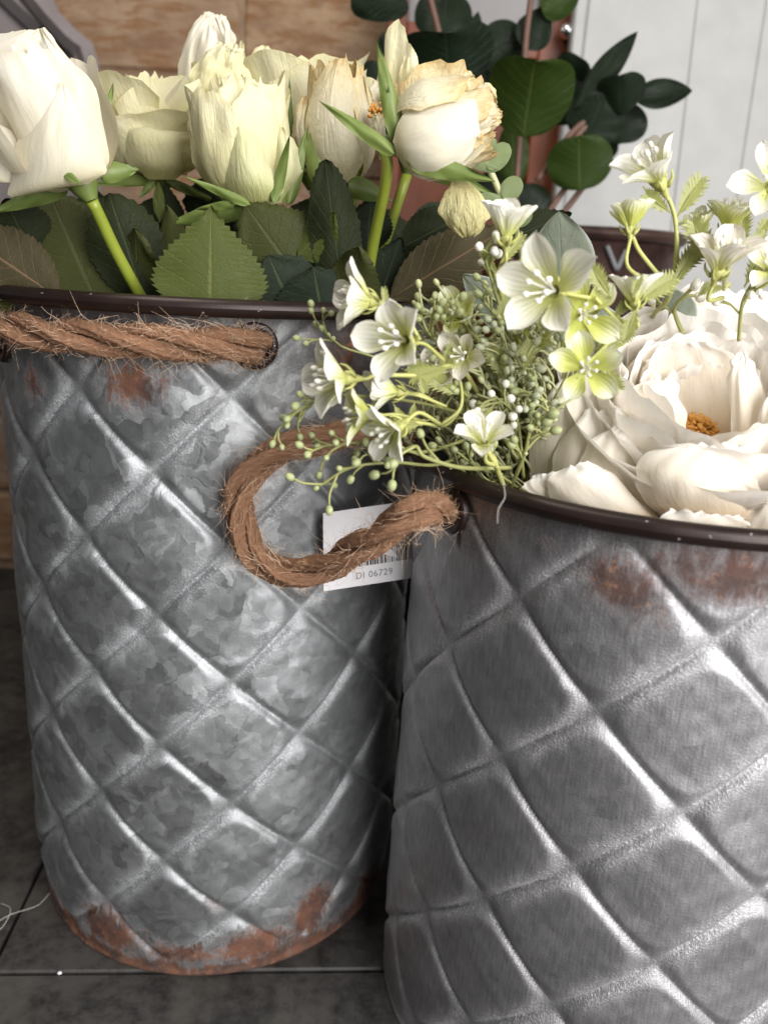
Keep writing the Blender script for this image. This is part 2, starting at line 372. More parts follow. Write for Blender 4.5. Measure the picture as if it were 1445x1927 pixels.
def tilemat():
    n = NT('dark_slate_tile'); o = n.obj(); a = n.noise(o, 9, 6, .65)[0]; b = n.noise(o, 70, 6, .7)[0]; g = n.noise(o, 600, 3)[0]; r = n.rand()
    c = n.mix(n.ramp(n.math('ADD', n.math('MULTIPLY', a, .5), n.math('MULTIPLY', b, .5)), .40, .60), (.013, .013, .013), (.054, .050, .047)); 
    c = n.mix(n.math('MULTIPLY', n.ramp(n.noise(n.vadd(o, (3, 1, 0)), 16, 4)[0], .50, .64), .4), c, (.082, .078, .064))
    n.p(Base_Color=c, Roughness=n.math('ADD', .38, n.math('MULTIPLY', b, .3)), Normal=n.bump(n.math('ADD', b, n.math('MULTIPLY', g, .3)), .25, .0012)); return n.m
M_tile = tilemat()
M_grout = plainmat('tile_grout', (.035, .022, .016), (.06, .04, .03), 60, .95)
M_orange = plainmat('red_brown_wood', (.15, .037, .014), (.24, .066, .024), 20, .5)
M_greyglass = plainmat('grey_pane', (.22, .21, .21), (.26, .25, .25), 5, .5)
M_white = plainmat('white_painted_wood', (.345, .345, .33), (.385, .385, .37), 30, .45, bumps=.06)
M_greywood = plainmat('grey_painted_wood', (.19, .165, .165), (.25, .22, .22), 18, .6)
M_greydark = plainmat('grey_wood_recess', (.10, .085, .085), (.13, .11, .11), 18, .7)
M_chrome = plainmat('chrome', (.75, .73, .70), (.8, .8, .8), 5, .18, 1.0, 0)
M_bucketdk = plainmat('dark_bronze_bucket', (.035, .020, .017), (.10, .055, .045), 30, .45, .5)
M_letter = plainmat('pale_lettering', (.13, .13, .135), (.17, .17, .175), 60, .7)
M_card = plainmat('white_card', (.80, .78, .80), (.84, .82, .84), 20, .5, bumps=.03)
M_ink = plainmat('black_ink', (.012, .012, .014), (.02, .02, .02), 20, .6)
M_ink2 = plainmat('grey_ink', (.16, .16, .19), (.22, .22, .24), 20, .6)
M_lint = plainmat('pale_thread', (.55, .52, .48), (.65, .62, .58), 60, .8)

# ------------------------------------------------------------------ setting: floor, wall
pa, pb = atz(-200, 1834, 0), atz(730, 1826, 0)           # seam across the picture
ax = nrm(pb - pa); ay = np.array([-ax[1], ax[0], 0])
p1, p2 = atz(81, 1612, 0), atz(0, 1790, 0)
off = float(np.dot(p2 - pa, ax))
seam0 = pa
fl = MB(); fl.box((0, 2.0, -.012), (4, 0, 0), (0, 4, 0), (0, 0, .004))
floor = tag(fl.build('floor', M_grout, smooth=False), 'dark stone tiled floor', None, None, 'structure')
TW = .60
tm = None
for i in range(-3, 4):
    for j in range(-2, 4):
        c = seam0 + ax * (off + (i + .5) * TW) + ay * ((j + .5) * TW)
        hw = TW / 2 - .0011; bv = .0012
        V = []; 
        for (s_, z) in ((hw, -.008), (hw, -bv), (hw - bv, 0.0)):
            for a, b in ((-1, -1), (1, -1), (1, 1), (-1, 1)): V.append(c + ax * a * s_ + ay * b * s_ + np.array([0, 0, z]))
        Fc = [(8, 9, 10, 11)]
        for k in range(2):
            for q in range(4): Fc.append((k * 4 + q, k * 4 + (q + 1) % 4, k * 4 + 4 + (q + 1) % 4, k * 4 + 4 + q))
        link('tile', mesh('tile', V, Fc, smooth=False), M_tile, floor)
WY = 1.05
wl = MB(); wl.box((-.3, WY + .06, .9), (1.6, 0, 0), (0, .05, 0), (0, 0, .95))
wall = tag(wl.build('brick_wall', M_mortar, smooth=False), 'sandstone brick wall behind the roses', 'wall')
bh = .098
for row in range(0, 12):
    z = .012 + row * (bh + .007)
    x = -1.25 + (row % 2) * .14 + rng.uniform(-.03, .03)
    while x < .42:
        L_ = rng.uniform(.22, .30); 
        b = MB(); dp = rng.uniform(.002, .006); r_ = .004
        c = np.array([x + L_ / 2, WY + .010 - dp / 2, z + bh / 2]); V = []
        for (m_, d_) in ((0, .012), (0, -dp + r_), (r_, -dp)):
            for a, q in ((-1, -1), (1, -1), (1, 1), (-1, 1)):
                V.append((c[0] + a * (L_ / 2 - m_) + rng.uniform(-.002, .002), WY + .01 + d_, c[2] + q * (bh / 2 - m_) + rng.uniform(-.002, .002)))
        Fc = [(8, 9, 10, 11)] + [(k * 4 + q, k * 4 + (q + 1) % 4, k * 4 + 4 + (q + 1) % 4, k * 4 + 4 + q) for k in range(2) for q in range(4)]
        link('brick', mesh('brick', V, Fc, smooth=False), M_brick, wall)
        x += L_ + .007

# red-brown wooden door with chrome knobs
dl, dr = at(722, 200, .98)[0], at(1130, 200, .98)[0]
door = thing('wooden_door', 'red-brown painted wooden cupboard door with chrome knobs behind the plant', 'door', (dl, .98, 0))
def boxpart(name, x0, x1, y0, y1, z0, z1, mat, par, bev=.002):
    b = MB(); b.box(((x0 + x1) / 2, (y0 + y1) / 2, (z0 + z1) / 2), ((x1 - x0) / 2, 0, 0), (0, (y1 - y0) / 2, 0), (0, 0, (z1 - z0) / 2))
    o = b.build(name, mat, par, smooth=False)
    if bev:
        m_ = o.modifiers.new('bevel', 'BEVEL'); m_.width = bev; m_.segments = 2
    return o
xs1 = at(765, 60, .98)[0]
zpan = at(900, 48, .98)[2]
boxpart('stile', dl, xs1, .972, 1.0, 0, 1.3, M_orange, door)
boxpart('stile', at(1015, 60, .98)[0], dr + .1, .972, 1.0, 0, 1.3, M_orange, door)
boxpart('panel', xs1, at(1015, 60, .98)[0], .985, 1.0, 0, zpan - .03, M_orange, door)
boxpart('rail', xs1, at(1015, 60, .98)[0], .974, 1.0, zpan - .03, zpan, M_orange, door)
boxpart('pane', xs1, at(1015, 60, .98)[0], .990, 1.0, zpan, 1.3, M_greyglass, door)
for kx, ky in ((1026, 45), (1069, 58)):
    c = at(kx, ky, .952); k = MB(); k.ball(c, .0085, 14, 9); k.tube(np.array([c, c + np.array([0, .022, 0])]), .004, 10); k.build('knob', M_chrome, door)

# white boarded panel: planks with grooves, leaning edge trim
PY = .94
px0 = at(1088, 60, PY)
panel = thing('white_panel', 'white painted tongue-and-groove boarding beside the red-brown door', 'panelling', (px0[0], PY, 0))
edges = [1108, 1314, 1436, 1560, 1690]
def up_dir(px, py0, px2, py2):
    return at(px, py0, PY), at(px2, py2, PY)
lines = [((1108, 0), (1062, 380)), ((1312, 0), (1260, 450)), ((1442, 0), (1374, 450)), ((1570, 0), (1490, 450)), ((1700, 0), (1610, 450))]
def ext(line, z):
    a, b = at(*line[0], PY), at(*line[1], PY); t = (z - a[2]) / (b[2] - a[2]); return a + (b - a) * t
for k in range(4):
    l, r = lines[k], lines[k + 1]
    V = []
    g = .00004
    for z in (0.0, 1.3):
        A, B = ext(l, z), ext(r, z)
        for (xx, yy) in ((A[0] + g, PY + .012), (A[0] + g, PY + .0009), (A[0] + g + .0013, PY), (B[0] - g - .0013, PY), (B[0] - g, PY + .0009), (B[0] - g, PY + .012)): V.append((xx, yy, z))
    Fc = [(q, q + 1, q + 7, q + 6) for q in range(5)] + [(5, 0, 6, 11), (0, 5, 4, 3, 2, 1), (6, 7, 8, 9, 10, 11)]
    link('plank', mesh('plank', V, Fc, smooth=False), M_white, panel)
V = []
for z in (0.0, 1.3):
    A = ext(((1082, 0), (1040, 380)), z); B = ext(lines[0], z)
    for (xx, yy) in ((A[0], PY + .012), (A[0], PY - .004), (A[0] + .002, PY - .006), (B[0] - .003, PY - .006), (B[0] - .001, PY - .004), (B[0] - .001, PY + .012)): V.append((xx, yy, z))
link('edge_trim', mesh('edge_trim', V, [(q, q + 1, q + 7, q + 6) for q in range(5)] + [(5, 0, 6, 11), (0, 5, 4, 3, 2, 1), (6, 7, 8, 9, 10, 11)], smooth=False), M_white, panel)
bk = MB(); A = ext(lines[0], 0); bk.box(((A[0] + 1.0), PY + .018, .65), (1.0, 0, 0), (0, .004, 0), (0, 0, .65)); bk.build('backing', M_white, panel, smooth=False)

# grey painted frame leaning at the wall, upper left
gf = thing('grey_chair', 'grey painted wooden chair back leaning on the wall behind the large rose', 'chair', at(60, 300, .98) * np.array([1, 1, 0]))
def bar(name, pts, r, mat, par, Y=.97, ns=4):
    b = MB(); C = spline([at(x, y, Y + dy) for x, y, dy in pts], 14); b.tube(C, r, ns); return b.build(name, mat, par, smooth=False)
bar('side_rail', [(40, -40, 0), (85, 20, 0), (135, 75, 0), (165, 110, 0), (172, 260, 0), (170, 420, 0)], .011, M_greywood, gf)
bar('cross_rail', [(-40, -70, .01), (30, 0, .01), (120, 85, .01)], .013, M_greywood, gf, .98)
b = MB(); b.add([at(-200, -100, 1.0), at(60, -100, 1.0), at(140, 90, 1.0), at(150, 420, 1.0), at(-200, 420, 1.0)] + [at(-200, -100, 1.01), at(60, -100, 1.01), at(140, 90, 1.01), at(150, 420, 1.01), at(-200, 420, 1.01)],
    [(0, 1, 2, 3, 4), (9, 8, 7, 6, 5)] + [(q, q + 5, (q + 1) % 5 + 5, (q + 1) % 5) for q in range(5)]); b.build('back_panel', M_greywood, gf, smooth=False)
b = MB(); b.ball(at(96, 78, .985), .011, 12, 7, axis=(.3, .0, -.9), stretch=1.8); b.build('knot_hole', M_ink, gf)

# third bucket, dark, behind on the right
bc = at(1180, 470, .84); tb = thing('dark_bucket', 'dark bronze bucket with pale lettering standing behind the white blossoms', 'bucket', (bc[0], .84, 0))
zr = at(1150, 440, .76)[2]; RB = .088; bcx = at(1105, 440, .84)[0]
def ring_profile(cx, cy, prof, n=64):
    a = np.arange(n) * 2 * PI / n; V = np.vstack([np.stack([cx + r * np.sin(a), cy - r * np.cos(a), np.full(n, z)], 1) for r, z in prof]); return V, gridfaces(n, len(prof), True)
V, Fc = ring_profile(bcx, .84, [(.07, 0.0), (RB, zr), (RB - .002, zr), (.068, .01)]); link('body', mesh('body', V, Fc), M_bucketdk, tb)
def torus(cx, cy, z, R, r, n=160, m=14, mat=None, par=None, name='rim', oval=1.0):
    prof = [(R + r * math.cos(q * 2 * PI / m), z + r * oval * math.sin(q * 2 * PI / m)) for q in range(m + 1)]
    V, Fc = ring_profile(cx, cy, prof, n); return link(name, mesh(name, V, Fc[:, ::-1]), mat, par)
torus(bcx, .84, zr, RB, .006, 64, 10, M_bucketdk, tb)
def surfpt(cx, cy, r, px, py):
    d = RIGHT * ((px - 722.5) / F) - UP * ((py - 963.5) / F) + FWD
    a = d[0] ** 2 + d[1] ** 2; b = 2 * (d[0] * (CAM[0] - cx) + d[1] * (CAM[1] - cy)); c = (CAM[0] - cx) ** 2 + (CAM[1] - cy) ** 2 - r * r
    q = b * b - 4 * a * c; t = (-b - math.sqrt(max(q, 0))) / (2 * a); return CAM + d * t
for (a, b_) in (((1142, 462), (1160, 508)), ((1178, 470), (1160, 508))):
    P = [surfpt(bcx, .84, RB + .0015, a[0] + (b_[0] - a[0]) * t, a[1] + (b_[1] - a[1]) * t) for t in np.linspace(0, 1, 6)]
    m_ = MB(); m_.tube(np.array(P), .0024, 6); m_.build('letter', M_letter, tb)

# ------------------------------------------------------------------ the two quilted buckets
D = PI / 10
def bucket(cx, cy, r0, q, z0, dz, t0, top, rrim, rbase, mat, label, rust, dark_tone, foot, name='quilted_bucket', amp=.0037, NT_=600, NZ_=420):
    t = thing(name, label, 'bucket', (cx, cy, 0))
    th = np.linspace(-PI, PI, NT_, endpoint=False); zz = np.linspace(0.0, top, NZ_)
    T, Z = np.meshgrid(th, zz)
    depth = (z0 - Z); r = r0 + q * np.clip(depth, -.05, 1) ** 2 * 1.0
    zb = np.clip(1 - Z / .06, 0, 1); r = r + (rbase - (r0 + q * z0 ** 2)) * zb ** 1.5
    a = (T - t0) / D; b = depth / dz; I = (a + b) / 2; J = (b - a) / 2
    s = np.abs(np.sin(PI * I) * np.sin(PI * J))
    h = .93 * (1 - (1 - np.clip(s / .21, 0, 1)) ** 1.9) + .07 * s
    fade = np.clip((top - .004 - Z) / .018, 0, 1) * np.clip(Z / .016, 0, 1) ** .7
    dent = .0007 * wob(T * 3, Z * 30, 5) + 0.00016 * wob(T * 14, Z * 130, 8, 6) 
    r = r + amp * (h - .72) * fade + dent * fade
    r = r + (rrim - r0 - .0030) * np.exp(-(top - Z) / .016)
    lip = np.exp(-((Z - .0015) / .002) ** 2) * .0012
    r = r + lip
    V = np.stack([cx + r * np.sin(T), cy - r * np.cos(T), Z], -1).reshape(-1, 3)
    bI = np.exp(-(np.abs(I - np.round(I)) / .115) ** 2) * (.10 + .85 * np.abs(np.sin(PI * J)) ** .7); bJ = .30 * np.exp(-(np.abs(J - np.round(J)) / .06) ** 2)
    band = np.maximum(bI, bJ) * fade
    rr = np.zeros_like(T); cc = np.zeros_like(T)
    def blob(arr, px, py, wx, wy, st):
        P = surfpt(cx, cy, r0, px, py); tt = math.atan2(P[0] - cx, -(P[1] - cy)); sx = wx; sy = wy
        dt = (T - tt + PI) % (2 * PI) - PI
        np.maximum(arr, st * np.exp(-((dt * r0 / sx) ** 2 + ((Z - P[2]) / sy) ** 2)), out=arr)
    for args in rust: blob(rr, *args)
    for args in dark_tone: blob(cc, *args)
    cc = np.maximum(cc, .75 * np.exp(-((top - Z) / .022) ** 2))
    bt = foot * np.exp(-(Z / (.020 + .012 * wob(T * 5, T * 0, 21))) ** 2); rr = np.maximum(rr, bt)
    uv = np.stack([T * r0, Z], -1).reshape(-1, 2)
    Fc = gridfaces(NT_, NZ_, True)
    link('body', mesh('body', V, Fc, uv, dict(band=band.ravel(), rust=rr.ravel(), dark_tone=cc.ravel())), mat, t)
    V, Fc = ring_profile(cx, cy, [(r0 - .004, top), (r0 - .008, top * .6), (.02, top - .10), (.0005, top - .10)], 96)
    link('inner_liner', mesh('inner_liner', V, Fc[:, ::-1]), M_liner, t)
    V, Fc = ring_profile(cx, cy, [(rbase - .004, .003), (.0005, .003)], 96); link('bottom_plate', mesh('bottom_plate', V, Fc), M_bronze, t)
    torus(cx, cy, top, rrim, .0044, 220, 16, M_bronze, t)
    return t
LC, RC = (-.1117, .5282), (.1511, .4271)
LTOP, RTOP = .4140, .3451
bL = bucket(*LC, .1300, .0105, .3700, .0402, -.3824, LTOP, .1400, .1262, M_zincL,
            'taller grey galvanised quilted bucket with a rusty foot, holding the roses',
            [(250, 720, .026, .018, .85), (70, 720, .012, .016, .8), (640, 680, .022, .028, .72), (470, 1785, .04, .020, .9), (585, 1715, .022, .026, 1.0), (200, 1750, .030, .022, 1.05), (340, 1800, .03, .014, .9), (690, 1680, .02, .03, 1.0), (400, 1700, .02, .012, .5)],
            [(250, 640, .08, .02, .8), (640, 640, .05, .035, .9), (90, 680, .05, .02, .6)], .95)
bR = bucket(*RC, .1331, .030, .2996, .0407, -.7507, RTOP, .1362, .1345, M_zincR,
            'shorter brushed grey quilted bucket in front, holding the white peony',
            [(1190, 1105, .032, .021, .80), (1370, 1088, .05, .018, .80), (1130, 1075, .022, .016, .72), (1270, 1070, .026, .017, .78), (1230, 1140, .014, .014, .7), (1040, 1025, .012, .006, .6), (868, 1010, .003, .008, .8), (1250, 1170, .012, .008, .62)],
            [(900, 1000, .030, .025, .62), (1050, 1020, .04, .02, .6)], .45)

# ---------- ropes, eyelets
def rope(C, r, parent, seed, twist=58.0, fuzz=1000, fl=.013):
    C = spline(C, 320); seg = np.r_[0, np.cumsum(np.linalg.norm(np.diff(C, axis=0), axis=1))]
    T, N, B = frames(C); rs = np.random.RandomState(seed)
    root = MB()
    for k in range(3):
        ph = seg * twist + k * 2 * PI / 3
        rad = r * .60
        P = C + rad * (np.cos(ph)[:, None] * N + np.sin(ph)[:, None] * B)
        ns = 28; t2, n2, b2 = frames(P); a = np.arange(ns) * 2 * PI / ns
        yarn = 1 + .10 * np.sin(a[None] * 7 - seg[:, None] * 260 + k) + .05 * np.sin(seg[:, None] * 300 + k * 2 + a[None] * 2) + .05 * rs.randn(len(P), ns)
        rr = r * .50 * yarn
        V = P[:, None] + rr[..., None] * (np.cos(a)[None, :, None] * n2[:, None] + np.sin(a)[None, :, None] * b2[:, None])
        Fc = [tuple(f) for f in gridfaces(ns, len(P), True)] + [tuple(range(ns))[::-1], tuple(range((len(P) - 1) * ns, len(P) * ns))]
        aa = np.arange(ns) / ns; aa = np.minimum(aa, 1 - aa) * 2
        uv = np.stack([(aa[None] + 0 * seg[:, None] + seg[:, None] * 35).ravel(), (seg[:, None] * 22 + 0 * a[None] + k * 3.7).ravel()], 1)
        link('strand', mesh('strand', V.reshape(-1, 3), Fc, uv), M_jute, parent)
    fb = MB()
    for _ in range(fuzz):
        i = rs.randint(2, len(C) - 3); ang = rs.uniform(0, 2 * PI); d = np.cos(ang) * N[i] + np.sin(ang) * B[i]
        L_ = fl * rs.uniform(.2, 1) ** 1.6 + .003; p0 = C[i] + d * r * .93
        tdir = T[i] * rs.choice([-1, 1]) * rs.uniform(.5, 1.5) + rs.randn(3) * .35
        p1_ = p0 + (d * .45 + tdir * .7) * L_ * .5; p2_ = p1_ + (d * rs.uniform(-.2, .5) + tdir * .5 + rs.randn(3) * .5) * L_ * .5
        fb.tube(spline([p0 - d * .0015, p0 + (d * .4 + tdir * .3) * L_ * .25, p1_, p2_], 7), np.linspace(.00011, .00005, 7), 3)
    o = fb.build('fibre', M_fibre, parent); o['kind'] = 'stuff'
def eyelet(cx, cy, r, px, py, parent, R=.0125):
    P = surfpt(cx, cy, r, px, py); n_ = nrm([P[0] - cx, P[1] - cy, 0]); t_ = np.array([-n_[1], n_[0], 0]); u_ = np.array([0, 0, 1.0])
    V = []; prof = [(R, -.001), (R, .0012), (R * .93, .0022), (R * .66, .0022), (R * .58, .0010), (R * .58, -.004)]
    for (q, h) in prof:
        for k in range(36): V.append(P + n_ * (h + .001) + q * (math.cos(k * PI / 18) * t_ + math.sin(k * PI / 18) * u_))
    link('eyelet', mesh('eyelet', V, gridfaces(36, len(prof), True)), M_bronze, parent)
    return P, n_
Pe, ne = eyelet(*LC, .1325, 478, 650, bL, .0118)
Ce = []
for (x, y) in ((6, 640), (20, 618), (110, 630), (240, 640), (350, 646), (440, 650)):
    P = surfpt(*LC, .1402, x, y); Ce.append(P)
Pl = Ce[0]; nl = nrm([Pl[0] - LC[0], Pl[1] - LC[1], 0])
Ce = [Pl - nl * .02 + np.array([0, .012, 0])] + Ce[1:] + [Pe + ne * .004, Pe - ne * .012]
rope(Ce, .0078, bL, 3)
eyelet(*LC, .1315, 8, 640, bL, .0118)
Pr, nr = eyelet(*RC, .1335, 856, 958, bR, .0118)
lo = [Pr - nr * .010, Pr + nr * .006, at(790, 960, .335), at(700, 1015, .345), at(620, 1062, .365), at(545, 1080, .375), at(478, 1040, .385), at(450, 965, .388), at(464, 900, .388), at(520, 852, .392), at(600, 828, .40), at(690, 815, .41), at(780, 840, .425)]
rope(lo, .0072, bR, 4, fuzz=1250, fl=.014)

# ---------- price tag leaning against the taller bucket
TG = [at(608, 966, .412), at(800, 938, .430), at(806, 1083, .430), at(609, 1113, .412)]
nt = nrm(np.cross(TG[1] - TG[0], TG[3] - TG[0])); nt = nt if np.dot(nt, CAM - TG[0]) > 0 else -nt
tagc = thing('price_tag', 'white card price tag with a barcode, hanging behind the rope loop', 'tag', (TG[0] + TG[2]) / 2)
b = MB(); b.add([p for p in TG] + [p - nt * .0006 for p in TG], [(0, 1, 2, 3), (7, 6, 5, 4)] + [(k, k + 4, (k + 1) % 4 + 4, (k + 1) % 4) for k in range(4)]); b.build('card', M_card, tagc, smooth=False)
def tp(s, t):                       # bilinear point on the card
    a = TG[0] + (TG[1] - TG[0]) * s; c = TG[3] + (TG[2] - TG[3]) * s; return a + (c - a) * t + nt * .0002
bc_ = MB(); rs = np.random.RandomState(5); s = .30
while s < .845:
    w_ = rs.choice([.006, .006, .012, .018]); 
    bc_.add([tp(s, .30), tp(s + w_, .30), tp(s + w_, .745), tp(s, .745)], [(0, 1, 2, 3)]); s += w_ + rs.choice([.006, .008, .012])
bc_.build('barcode', M_ink, tagc, smooth=False)
cu = bpy.data.curves.new('lettering', 'FONT'); cu.body = 'DI 06729'; cu.size = 1; cu.space_character = 1.12
to = bpy.data.objects.new('tmp', cu); COL.objects.link(to); bpy.context.view_layer.update()
tmesh = bpy.data.meshes.new_from_object(to.evaluated_get(bpy.context.evaluated_depsgraph_get())); bpy.data.objects.remove(to)
co = np.array([v.co for v in tmesh.vertices]); x0, x1 = co[:, 0].min(), co[:, 0].max(); y0, y1 = co[:, 1].min(), co[:, 1].max()
for v in tmesh.vertices:
    s = .305 + (v.co.x - x0) / (x1 - x0) * .345; t = .905 - (v.co.y - y0) / (y1 - y0) * .085; v.co = tp(s, t)
tmesh.name = 'lettering'; link('lettering', tmesh, M_ink2, tagc)

# ------------------------------------------------------------------ petals, leaves
def petal(phi, R, H, wid, taper=0.0, curl=0.0, ruf=.05, seed=0, point=0.0, side=0.0, rnd=.25, belly=.5, nu=19, nv=20, crump=0.0):
    u = np.linspace(-1, 1, nu); v = np.linspace(0, 1, nv); U, V = np.meshgrid(u, v)
    top = 1 - rnd * np.abs(U) ** 2.6 + point * (1 - np.abs(U)) ** 2 + .5 * ruf * wob(U * 4, V * 0, seed + 91)
    zt = V * top
    prof = np.sqrt(np.clip(1 - (1 - np.minimum(zt / belly, 1)) ** 2, 0, 1))
    rad = R * (.10 + .90 * prof) * (1 + taper * np.maximum(zt - belly * .9, 0))
    c = np.clip((V - .70) / .30, 0, 1) ** 2
    rad = rad + curl * R * c; z = H * (zt - abs(curl) * .14 * c)
    rad = rad + side * R * np.abs(U) ** 3 * V
    n1 = wob(U * 3.2, V * 2.4, seed); rad = rad + ruf * R * n1 * V ** 1.5
    z = z + ruf * H * .25 * wob(U * 6, V * 1.0, seed + 7) * V ** 3
    if crump:
        rad = rad + crump * R * wob(U * 11, V * 10, seed + 3, 6) * V; z = z + crump * H * .15 * wob(U * 13, V * 7, seed + 4, 6) * V ** 2
    wv = (.30 + .70 * np.clip(V / .45, 0, 1) ** .7)
    ang = phi + U * wid * wv
    P = np.stack([rad * np.sin(ang), -rad * np.cos(ang), z], -1).reshape(-1, 3)
    return P, gridfaces(nu, nv), np.stack([(U + 1) / 2, V], -1).reshape(-1, 2)
def sheet(par, rows, Y, mat, ruf=3.0, crump=0.0, roll=0.0, seed=0, name='petal', nu=23, nv=26):
    """a petal shell from its base to its tip; each row gives the left and right edge in photo pixels and how far (pixels) its belly swells towards the viewer"""
    Rw = spline(np.array(rows, float), nv); u = np.linspace(-1, 1, nu); V = np.linspace(0, 1, nv); P = []; uv = []
    U2, V2 = np.meshgrid(u, V); px = (Rw[:, 0:1] * (1 - u) + Rw[:, 2:3] * (1 + u)) / 2; py = (Rw[:, 1:2] * (1 - u) + Rw[:, 3:4] * (1 + u)) / 2
    wf = np.clip(np.hypot(Rw[:, 2:3] - Rw[:, 0:1], Rw[:, 3:4] - Rw[:, 1:2]) / 70, .1, 1); ed = np.maximum(np.abs(U2) ** 4, V2 ** 5) * (.35 + .65 * wf); crump = crump * wf
    px = px + ruf * wob(U2 * 2, V2 * 9, seed) * ed + crump * wob(U2 * 9, V2 * 10, seed + 1, 6) * V2 ** .5; py = py + ruf * wob(U2 * 4, V2 * 3, seed + 2) * ed * (V2 > .15) + crump * .6 * wob(U2 * 10, V2 * 9, seed + 5, 6) * V2 ** .5
    dep = Rw[:, 4:5] * (1 - np.abs(U2) ** 2.2) + ruf * 1.6 * wob(U2 * 3, V2 * 3, seed + 3) * V2 + crump * 1.6 * wob(U2 * 8, V2 * 9, seed + 4, 6) * V2 ** .5
    dep = dep + roll * np.clip(np.abs(U2) - .72, 0, 1) ** 1.3 * 30 * V2
    m = Y / F
    for a in range(nv):
        for b in range(nu): P.append(at(px[a, b], py[a, b], Y - dep[a, b] * m))
    return link(name, mesh(name, P, gridfaces(nu, nv), np.stack([(U2 + 1) / 2, V2], -1).reshape(-1, 2)), mat, par)
def axes(B, T, roll=0.0):
    B, T = np.asarray(B), np.asarray(T); Z = nrm(T - B); C = nrm(CAM - B); Y = -nrm(C - Z * np.dot(C, Z)); X = np.cross(Y, Z)
    if roll: X, Y = X * math.cos(roll) + Y * math.sin(roll), -X * math.sin(roll) + Y * math.cos(roll)
    return np.stack([X, Y, Z])
def put(P, A, O): return np.asarray(P) @ A + np.asarray(O)

def leafgeo(L, W, serr=0, bend=0.0, cup=0.25, fold=0.0, peak=.42, wav=.04, seed=0, tipw=1.0, nu=11, nv=49, round_=False):
    u = np.linspace(-1, 1, nu); v = np.linspace(0, 1, nv); U, V = np.meshgrid(u, v)
    if round_: wp = np.sqrt(np.clip(1 - (2 * V - 1) ** 2, 0, 1)) ** .9
    else:
        e = math.log(.5) / math.log(peak); wp = np.sin(PI * V ** e) ** (.85 * tipw)
    if serr:
        saw = (V * serr) % 1.0; wp = wp * (1 + .0 * saw) + np.where(V < .985, (.10 * (saw - .45)) * np.clip(wp * 3, 0, 1), 0)
    X = U * W / 2 * wp
    Y = V * L
    if serr: Y = Y + np.abs(U) ** 3 * (((V * serr) % 1.0) - .5) * L * .012
    Z = -cup * W * .5 * (U ** 2) * wp + wav * L * wob(U * 2.2, V * 4, seed) * np.abs(U) + fold * np.abs(X)
    if bend:
        a = bend * V; R_ = L / bend
        Yb = R_ * np.sin(a) ; Zb = R_ * (1 - np.cos(a))
        Y, Z = Yb - Z * np.sin(a), Zb + Z * np.cos(a)
    return np.stack([X, Y, Z], -1).reshape(-1, 3), gridfaces(nu, nv), np.stack([(U + 1) / 2, V], -1).reshape(-1, 2)
def leaf(base, tip, wpx, Yd, mat, par, name='leaf', dtip=0.0, yaw=0.0, serr=0, bend=0.0, **kw):
    """base and tip in photo pixels; wpx the width in pixels; dtip how much deeper the tip lies; yaw turns the blade about its rib"""
    B, T = at(*base, Yd), at(*tip, Yd + dtip)
    A = axes(B, T); X, Y, Z = A
    n_ = -Y                                                    # towards the camera
    xa = X * math.cos(yaw) + n_ * math.sin(yaw); na = np.cross(xa, Z) ; na = na if np.dot(na, n_) > 0 or abs(yaw) > 1.5 else -na
    L = np.linalg.norm(T - B); W = S(wpx, (B + T) / 2) / max(.35, abs(math.cos(yaw)))
    P, Fc, uv = leafgeo(L, W, serr, bend, **kw)
    if bend: P = P * np.array([1, 1 / max(.4, math.sin(abs(bend)) / abs(bend)), 1])
    Wd = P[:, :1] * xa + P[:, 1:2] * Z + P[:, 2:] * na + B
    return link(name, mesh(name, Wd, Fc, uv), mat, par)
def stem(pts, r, mat, par, name='stem', n=30, ns=10):
    V, Fc, uv = tube(spline(pts, n), r, ns); return link(name, mesh(name, V, Fc, uv), mat, par)

ROSE_G = 'cut roses in the taller bucket'
def rose(label, bpx, tpx, Y, Rpx, spec, mats, dt=0.0, stempx=None, sepals=(), seed=0, swell=1.0, foot=None):
    B = at(*bpx, Y); T = at(*tpx, Y + dt); A = axes(B, T); H = np.linalg.norm(T - B); R = S(Rpx, B)
    t = thing('rose', label, 'rose', B, ROSE_G)
    for k, sp in enumerate(spec):
        sp = dict(sp); m = mats[sp.pop('m', 0)]
        P, Fc, uv = petal(math.radians(sp.pop('phi')), R * sp.pop('r'), H * sp.pop('h'), math.radians(sp.pop('w')), seed=seed * 37 + k * 5, **sp)
        link('petal', mesh('petal', put(P, A, B), Fc, uv), m, t)
    # calyx cup and sepals
    V, Fc = ring_profile(0, 0, [(R * .10, -R * .26), (R * .13, -R * .20), (R * .20, -R * .08), (R * .24, R * .02), (R * .15, R * .06)], 16)
    link('calyx', mesh('calyx', put(V, A, B), Fc), M_sepal, t)
    pts = [B - A[2] * R * .25]
    if stempx:
        pts += [at(x, y, yy) for x, y, yy in stempx]
    pts += [np.array(foot if foot is not None else (LC[0] * .9 + pts[-1][0] * .1, LC[1] * .9 + pts[-1][1] * .1, .12))]
    stem(pts, np.linspace(R * .10, max(R * .10, .0032), 30), M_rosestem, t)
    for (x0, y0, x1, y1, w_, dy) in sepals:
        leaf((x0, y0), (x1, y1), w_, Y + dy, M_sepal, t, 'sepal', dtip=rng.uniform(-.005, .01), cup=.5, wav=.05, bend=rng.uniform(-.6, .6), peak=.28, seed=int(x0), nu=7, nv=21)
    return t
def core(n, r0, r1, h0, h1, tw=137.5, w=70, start=0, **kw):
    o = []
    for i in range(n):
        f = i / max(1, n - 1); d = dict(phi=start + tw * i, r=r0 + (r1 - r0) * f, h=h0 + (h1 - h0) * f, w=w, taper=-.25, curl=.03, ruf=.06); d.update(kw); o.append(d)
    return o

